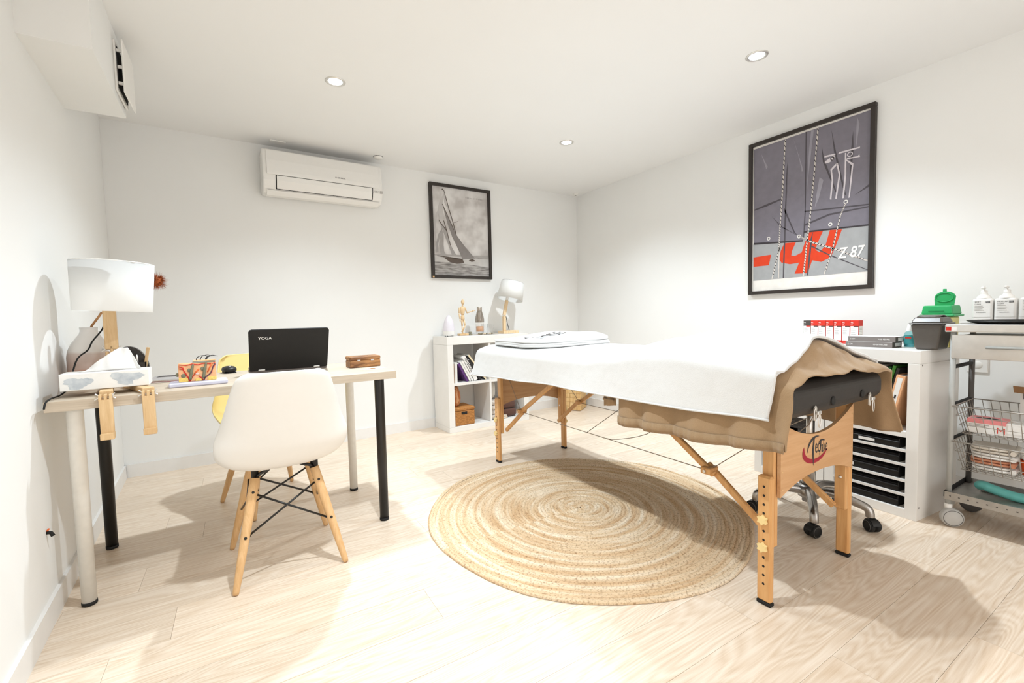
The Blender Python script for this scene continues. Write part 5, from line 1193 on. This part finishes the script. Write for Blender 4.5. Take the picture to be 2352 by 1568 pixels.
# green-lidded sharps container
t = thing('sharps_container', 'yellow sharps container with green hinged lid standing open by the wall', 'container', (2.985, .795, CH+.0006), rad(-4))
o = taper(-.045, .045, -.050, .050, 0, -.048, .048, -.055, .055, .150).build('body', M['sharps'], t); bevel(o, .008, 3)
o = MB().box(-.062, .062, -.068, .068, .1505, .162, .005).build('lid_flange', M['green'], t); bevel(o, .003, 2)
o = taper(-.056, .056, -.060, .060, .162, -.050, .050, -.054, .054, .206).build('lid', M['green'], t); bevel(o, .006, 3)
o = MB().prism([(-.036, .206), (.036, .206), (.038, .235)]+[(.040*cos(a)-.002, .245+.030*sin(a)) for a in [rad(5+170*i/16) for i in range(17)]]+[(-.040, .235)], .030, .036, Matrix(((0, 0, 1, 0), (1, 0, 0, 0), (0, 1, 0, 0), (0, 0, 0, 1)))).build('raised_flap', M['green'], t)
MB().tube([(.029, .034*cos(2*pi*k/28), .245+.022*sin(2*pi*k/28)) for k in range(28)], .003, 6, True).build('flap_ridge', M['green'], t)
MB().box(.028, .036, -.007, .007, .272, .288, .002).build('flap_tab', M['green'], t)
MB().box(-.0575, -.0565, -.03, .03, .176, .179).build('embossed_line', plain('dark_green_plastic', rgb(24, 116, 62), .5), t)

# ---------------------------------------------------------------- instrument trolley
t = thing('trolley', 'steel utility trolley with drawer and wire baskets at the right edge', 'trolley', (2.72, .69, 0))
LY = -.58
def tb(nm, mat, *a, **k): return MB().box(*a, **k).build(nm, mat, t)
for x in (.012, .285):
    for y in (-.006, LY+.006): MB().lathe([(.0105, .10), (.0105, .882)], 16, (x, y, 0)).build('post', M['greypost'] if x < .1 else M['castor_dk'], t)
o = tb('top_plate', M['steel'], -.012, .335, LY-.03, .018, .8835, .917, b=.003)
tb('drawer_front', M['steel'], -.006, .004, LY+.02, -.004, .766, .872, b=.002); tb('drawer_body', M['galv'], .004, .30, LY+.02, -.02, .775, .868)
MB().cyl((-.020, -.115, .819), (-.020, -.46, .819), .0055, n=12).build('drawer_handle', M['greypost'], t)
for y in (-.15, -.42): MB().cyl((-.020, y, .819), (-.004, y, .819), .004, n=10).build('handle_stud', M['greypost'], t)
tb('price_tag', M['redbox'], -.0135, -.0122, -.004, .014, .890, .907); tb('price_tag', M['paper'], -.0135, -.0122, -.022, -.0045, .890, .907)
for z in (.725, .551, .392):
    MB().box(.02, .30, -.012, .006, z-.008, z+.006, .003).build('side_rail', M['rubber'], t)
def basket(zr, zb):
    inset = .028; y0, y1 = -.014, LY+.014; x0, x1 = .0, .29
    m = MB()
    loop = lambda f: [(x0+inset*f*.6, y0-inset*f, zr+(zb-zr)*f), (x1-inset*f*.6, y0-inset*f, zr+(zb-zr)*f), (x1-inset*f*.6, y1+inset*f, zr+(zb-zr)*f), (x0+inset*f*.6, y1+inset*f, zr+(zb-zr)*f)]
    for f, r in ((0, .0028), (.34, .0014), (.68, .0014), (1, .0018)):
        P = loop(f)
        m.tube(P+[P[0]], r, 6)
    for k in range(1, 19):
        f = k/19; A = lambda q, s: (x0+inset*q*.6 if s else x1-inset*q*.6, y0-inset*q+(y1-y0+2*inset*q)*f, zr+(zb-zr)*q)
        for s in (0, 1): m.tube([A(0, s), A(1, s)], .0014, 5)
        m.tube([A(1, 1), A(1, 0)], .0014, 5)
    for k in range(1, 9):
        f = k/9; A = lambda q, s: (x0+inset*q*.6+(x1-x0-1.2*inset*q)*f, (y0-inset*q) if s else (y1+inset*q), zr+(zb-zr)*q)
        for s in (0, 1): m.tube([A(0, s), A(1, s)], .0014, 5)
        m.tube([A(1, 1), A(1, 0)], .0014, 5)
    return m.build('wire_basket', M['wire'], t)
tag(basket(.551, .432), kind='stuff'); tag(basket(.392, .268), kind='stuff')
tb('bottom_shelf', M['galv'], -.004, .30, LY, .004, .134, .138); tb('shelf_lip', M['galv'], -.006, -.003, LY, .004, .122, .158); tb('shelf_lip', M['galv'], .30, .303, LY, .004, .122, .158); tb('shelf_end', M['rubber'], -.004, .30, .003, .008, .13, .16, b=.002)
for k in range(18): MB().box(-.0068, -.0058, -.018-.0155*k*1.9, -.012-.0155*k*1.9, .138, .143).build('lip_slot', M['castor_dk'], t)
def castor(x, y, m, a):
    g = MB().lathe([(.013, .07), (.014, .098), (.010, .10)], 14, (x, y, 0)).build('castor_neck', M['white_satin'] if m is M['castor'] else m, t)
    T = Matrix.Translation((x-.008, y-.014, .042)) @ Matrix.Rotation(a, 4, 'Z') @ Matrix.Rotation(pi/2, 4, 'Y')
    MB(T).lathe([(.001, -.016), (.034, -.016), (.040, -.012), (.0415, -.008), (.0415, .008), (.040, .012), (.034, .016), (.001, .016)], 28, cap=False).build('castor_wheel', m, g)
    MB(T).tube([(.034*cos(2*pi*k/28), .034*sin(2*pi*k/28), -.0165) for k in range(28)], .0012, 6, True).build('wheel_groove', M['castor_dk'], g)
castor(.012, -.006, M['castor'], rad(35)); castor(.285, -.006, M['castor_dk'], rad(25)); castor(.012, LY+.006, M['castor'], rad(35)); castor(.285, LY+.006, M['castor_dk'], rad(25))
def tr(x, y, z): return (2.72+x, .69+y, z)
# on the trolley top
def pump(label, x, y, title):
    b = thing('pump_bottle', label, 'bottle', tr(x, y, .9176), 0, 'pump bottles on the trolley')
    o = MB().box(-.028, .028, -.0345, .0345, 0, .112, .006).build('body', M['white_satin'], b); bevel(o, .005, 2)
    MB().lathe([(.026, .1122), (.024, .122), (.014, .130), (.0135, .136)], 24, cap=False).build('shoulder', M['white_satin'], b)
    MB().lathe([(.012, .136), (.012, .150), (.004, .152), (.004, .160)], 16, cap=False).build('collar', M['white_satin'], b); MB().box(-.030, .008, -.006, .006, .158, .168, .003).build('pump_head', M['white_satin'], b)
    MB().text(title, Matrix.Translation((-.0275, .024, .094)) @ L, .020 if title == 'soft' else .032).text('clean', Matrix.Translation((-.0275, .024, .085)) @ L, .02).text('meso', Matrix.Translation((-.0275, .018, .046)) @ L, .032).build('label_print', M['ink'], b)
    MB().box(-.0292, -.0282, -.026, -.012, .092, .100).build('badge', M['ink'], b); MB().text('pro', Matrix.Translation((-.0284, -.0132, .094)) @ L, .0115).build('badge_text', M['whiteink'], b)
    m = MB(); [m.box(-.0290, -.0282, -.002-.004*(i % 2), .024, .078-.007*i, .0793-.007*i) for i in range(4)]; m.build('label_lines', M['greyink'], b)
    MB().box(-.0288, -.0282, -.033, .033, .0258, .0266).build('label_edge', M['greyink'], b)
pump('white pump bottle labelled SOFT CLEAN, left of the bottles on the trolley', .28, -.040, 'soft')
pump('white pump bottle labelled MICELLAR CLEAN on the trolley', .28, -.114, 'micellar')
pump('white pump bottle cut by the right edge of the photo', .28, -.192, 'soft')
t2 = thing('serving_tray', 'shallow black tray with rolled rim on the trolley top', 'tray', tr(.125, -.26, .9176))
o = MB().grid(lambda a, b: ((.095+.025*b)*(cos(2*pi*a)*1.0), (.205+.035*b)*math.copysign(abs(sin(2*pi*a))**.6, sin(2*pi*a)), .002+.014*b**2.2), 48, 8, True, True).build('tray_wall', M['black_metal'], t2); solid(o, .0015)
MB().prism([(.095*cos(2*pi*k/48), .205*math.copysign(abs(sin(2*pi*k/48))**.6, sin(2*pi*k/48))) for k in range(48)], .0005, .0025).build('tray_floor', M['black_metal'], t2)
tag(MB().box(-.03, .03, -.02, .02, 0, .006, .002).build('paper_pad', M['paper'], None, tr(.20, .0, .9176), rad(10)), 'small white paper pad under the tray edge on the trolley', 'paper')
# in the upper basket
b = thing('glove_box', 'white and pink disposable glove box with a red letter M in the wire basket', 'box', tr(.055, -.168, .436), rad(3))
pk = plain('pink_print', rgb(232, 140, 140), .55)
MB().box(0, .10, 0, .118, 0, .060, .001).build('carton', M['paper'], b); MB().box(-.0008, .1008, -.0004, .1184, .044, .0605).build('pink_band', pk, b)
MB().flat([(.05+.016*cos(2*pi*k/20), .06+.04*sin(2*pi*k/20)) for k in range(20)], .0608).build('opening', M['black_matte'], b)
MB().text('M', Matrix.Translation((-.0006, .026, .008)) @ L @ Matrix.Diagonal((1, 1, 1, 1)), .024).build('size_print', plain('red_print', rgb(220, 70, 60), .5), b)
m = MB(); [m.box(-.0012, -.0004, .05+.01*(i % 2), .112, .036-.006*i, .0385-.006*i) for i in range(2)]; m.build('label_text', M['greyink'], b)
b = thing('white_carton', 'plain white carton lying beside the glove box in the wire basket', 'box', tr(.06, -.30, .436), rad(1)); MB().box(0, .10, 0, .138, 0, .056, .001).build('body', M['paper'], b); MB().box(-.0008, 0, .01, .128, .012, .044).build('label_panel', M['whiteink'], b)
b = thing('mask_box', 'tall open carton printed with symbols standing in the wire basket', 'box', tr(.165, -.235, .436), rad(-20))
kb = plain('brown_board', rgb(150, 112, 76), .7)
MB().box(0, .085, 0, .055, 0, .185, .001).build('carton', M['paper'], b); MB().box(.004, .081, .004, .051, .1852, .1858).build('opening', M['black_matte'], b)
MB().box(0, .002, 0, .055, .185, .215, M=Matrix.Rotation(rad(-12), 4, 'Y')).build('lid_flap', kb, b); MB().box(.004, .082, -.0012, .0, .186, .225).build('lid_flap', kb, b)
MB().box(-.0008, 0, .0, .012, .02, .184).box(-.0009, 0, .012, .045, .15, .176).build('grey_panel', M['greybox'], b)
MB().text('ce', Matrix.Translation((-.0014, .020, .06)) @ L @ Matrix.Rotation(pi/2, 4, 'Z'), .075).build('print', M['ink'], b); MB().box(.0, .085, -.0008, 0, .01, .18).build('printed_side', kb, b)
# in the lower basket: folded towels
TCOL = [('folded_cloth', 'lowest white cloth folded in the lower wire basket', rgb(232, 228, 222)), ('folded_cloth', 'terracotta cloth folded between the white ones in the lower wire basket', rgb(206, 140, 108)), ('folded_cloth', 'thick white cloth folded above the terracotta one in the lower wire basket', rgb(234, 230, 224)), ('folded_cloth', 'topmost cream cloth folded in the lower wire basket', rgb(216, 206, 192))]
for k, (n, l, c) in enumerate(TCOL):
    b = thing(n, l, 'cloth', tr(.135, -.125+.006*(k % 2), .2705+.026*k), rad(4*(k % 2)), 'cloths in the lower basket')
    cm = cloth('basket_cloth', c, 1, .4, 250, .05)
    MB().blob((0, 0, .0065), .075, .068, .0064, 24, 10, e=.5).build('fold_layer', cm, b); MB().blob((0, .002, .019), .074, .066, .0064, 24, 10, e=.5).build('fold_layer', cm, b)
    MB().tube([(-.07+.14*i/8, -.066, .0125) for i in range(9)], .010, 8).build('fold_edge', cm, b)
b = thing('orange_pot', 'small orange pot cut by the photo edge in the lower wire basket', 'pot', tr(.12, -.235, .2705)); MB().lathe([(.001, .001), (.026, .001), (.032, .06), (.033, .065)], 20, cap=False).build('pot', plain('orange_plastic', rgb(226, 92, 38), .4), b); MB().blob((0, 0, .075), .03, .03, .02, 12, 8).build('wrapping', M['whiteink'], b)
# on the bottom shelf
b = thing('foam_tube', 'curved turquoise padded tube lying on the trolley bottom shelf', 'tube', tr(.14, -.09, .1385))
MB().tube(catmull([(.02, .022, .030), (.0, .0, .042), (-.005, -.03, .036), (.0, -.10, .022), (.01, -.2, .022), (.02, -.32, .022)], 26), [.014, .018]+[.0205]*22+[.019, .016], 14).build('sleeve', plain('turquoise_vinyl', rgb(108, 190, 182), .45, vary=.06), b)
b = thing('tool_case', 'flat grey case beneath the turquoise tube on the trolley shelf', 'case', tr(.235, -.13, .1385)); MB().box(-.05, .05, -.12, .06, 0, .018, .003).build('body', M['galv'], b); MB().box(-.051, .051, -.121, .061, .0182, .022, .002).build('lid', M['castor_dk'], b)
# wall socket behind the trolley
b = thing('wall_socket', 'white wall socket low on the right wall behind the trolley', 'socket', (XR-.0005, .725, .69)); MB().box(-.009, 0, -.04, .04, -.04, .04, .003).build('plate', M['white_pl'], b); MB().lathe([(.001, .002), (.018, .002), (.020, 0)], 20, M=Matrix.Translation((-.009, 0, 0)) @ Matrix.Rotation(-pi/2, 4, 'Y'), cap=False).build('outlet', M['white_satin'], b)
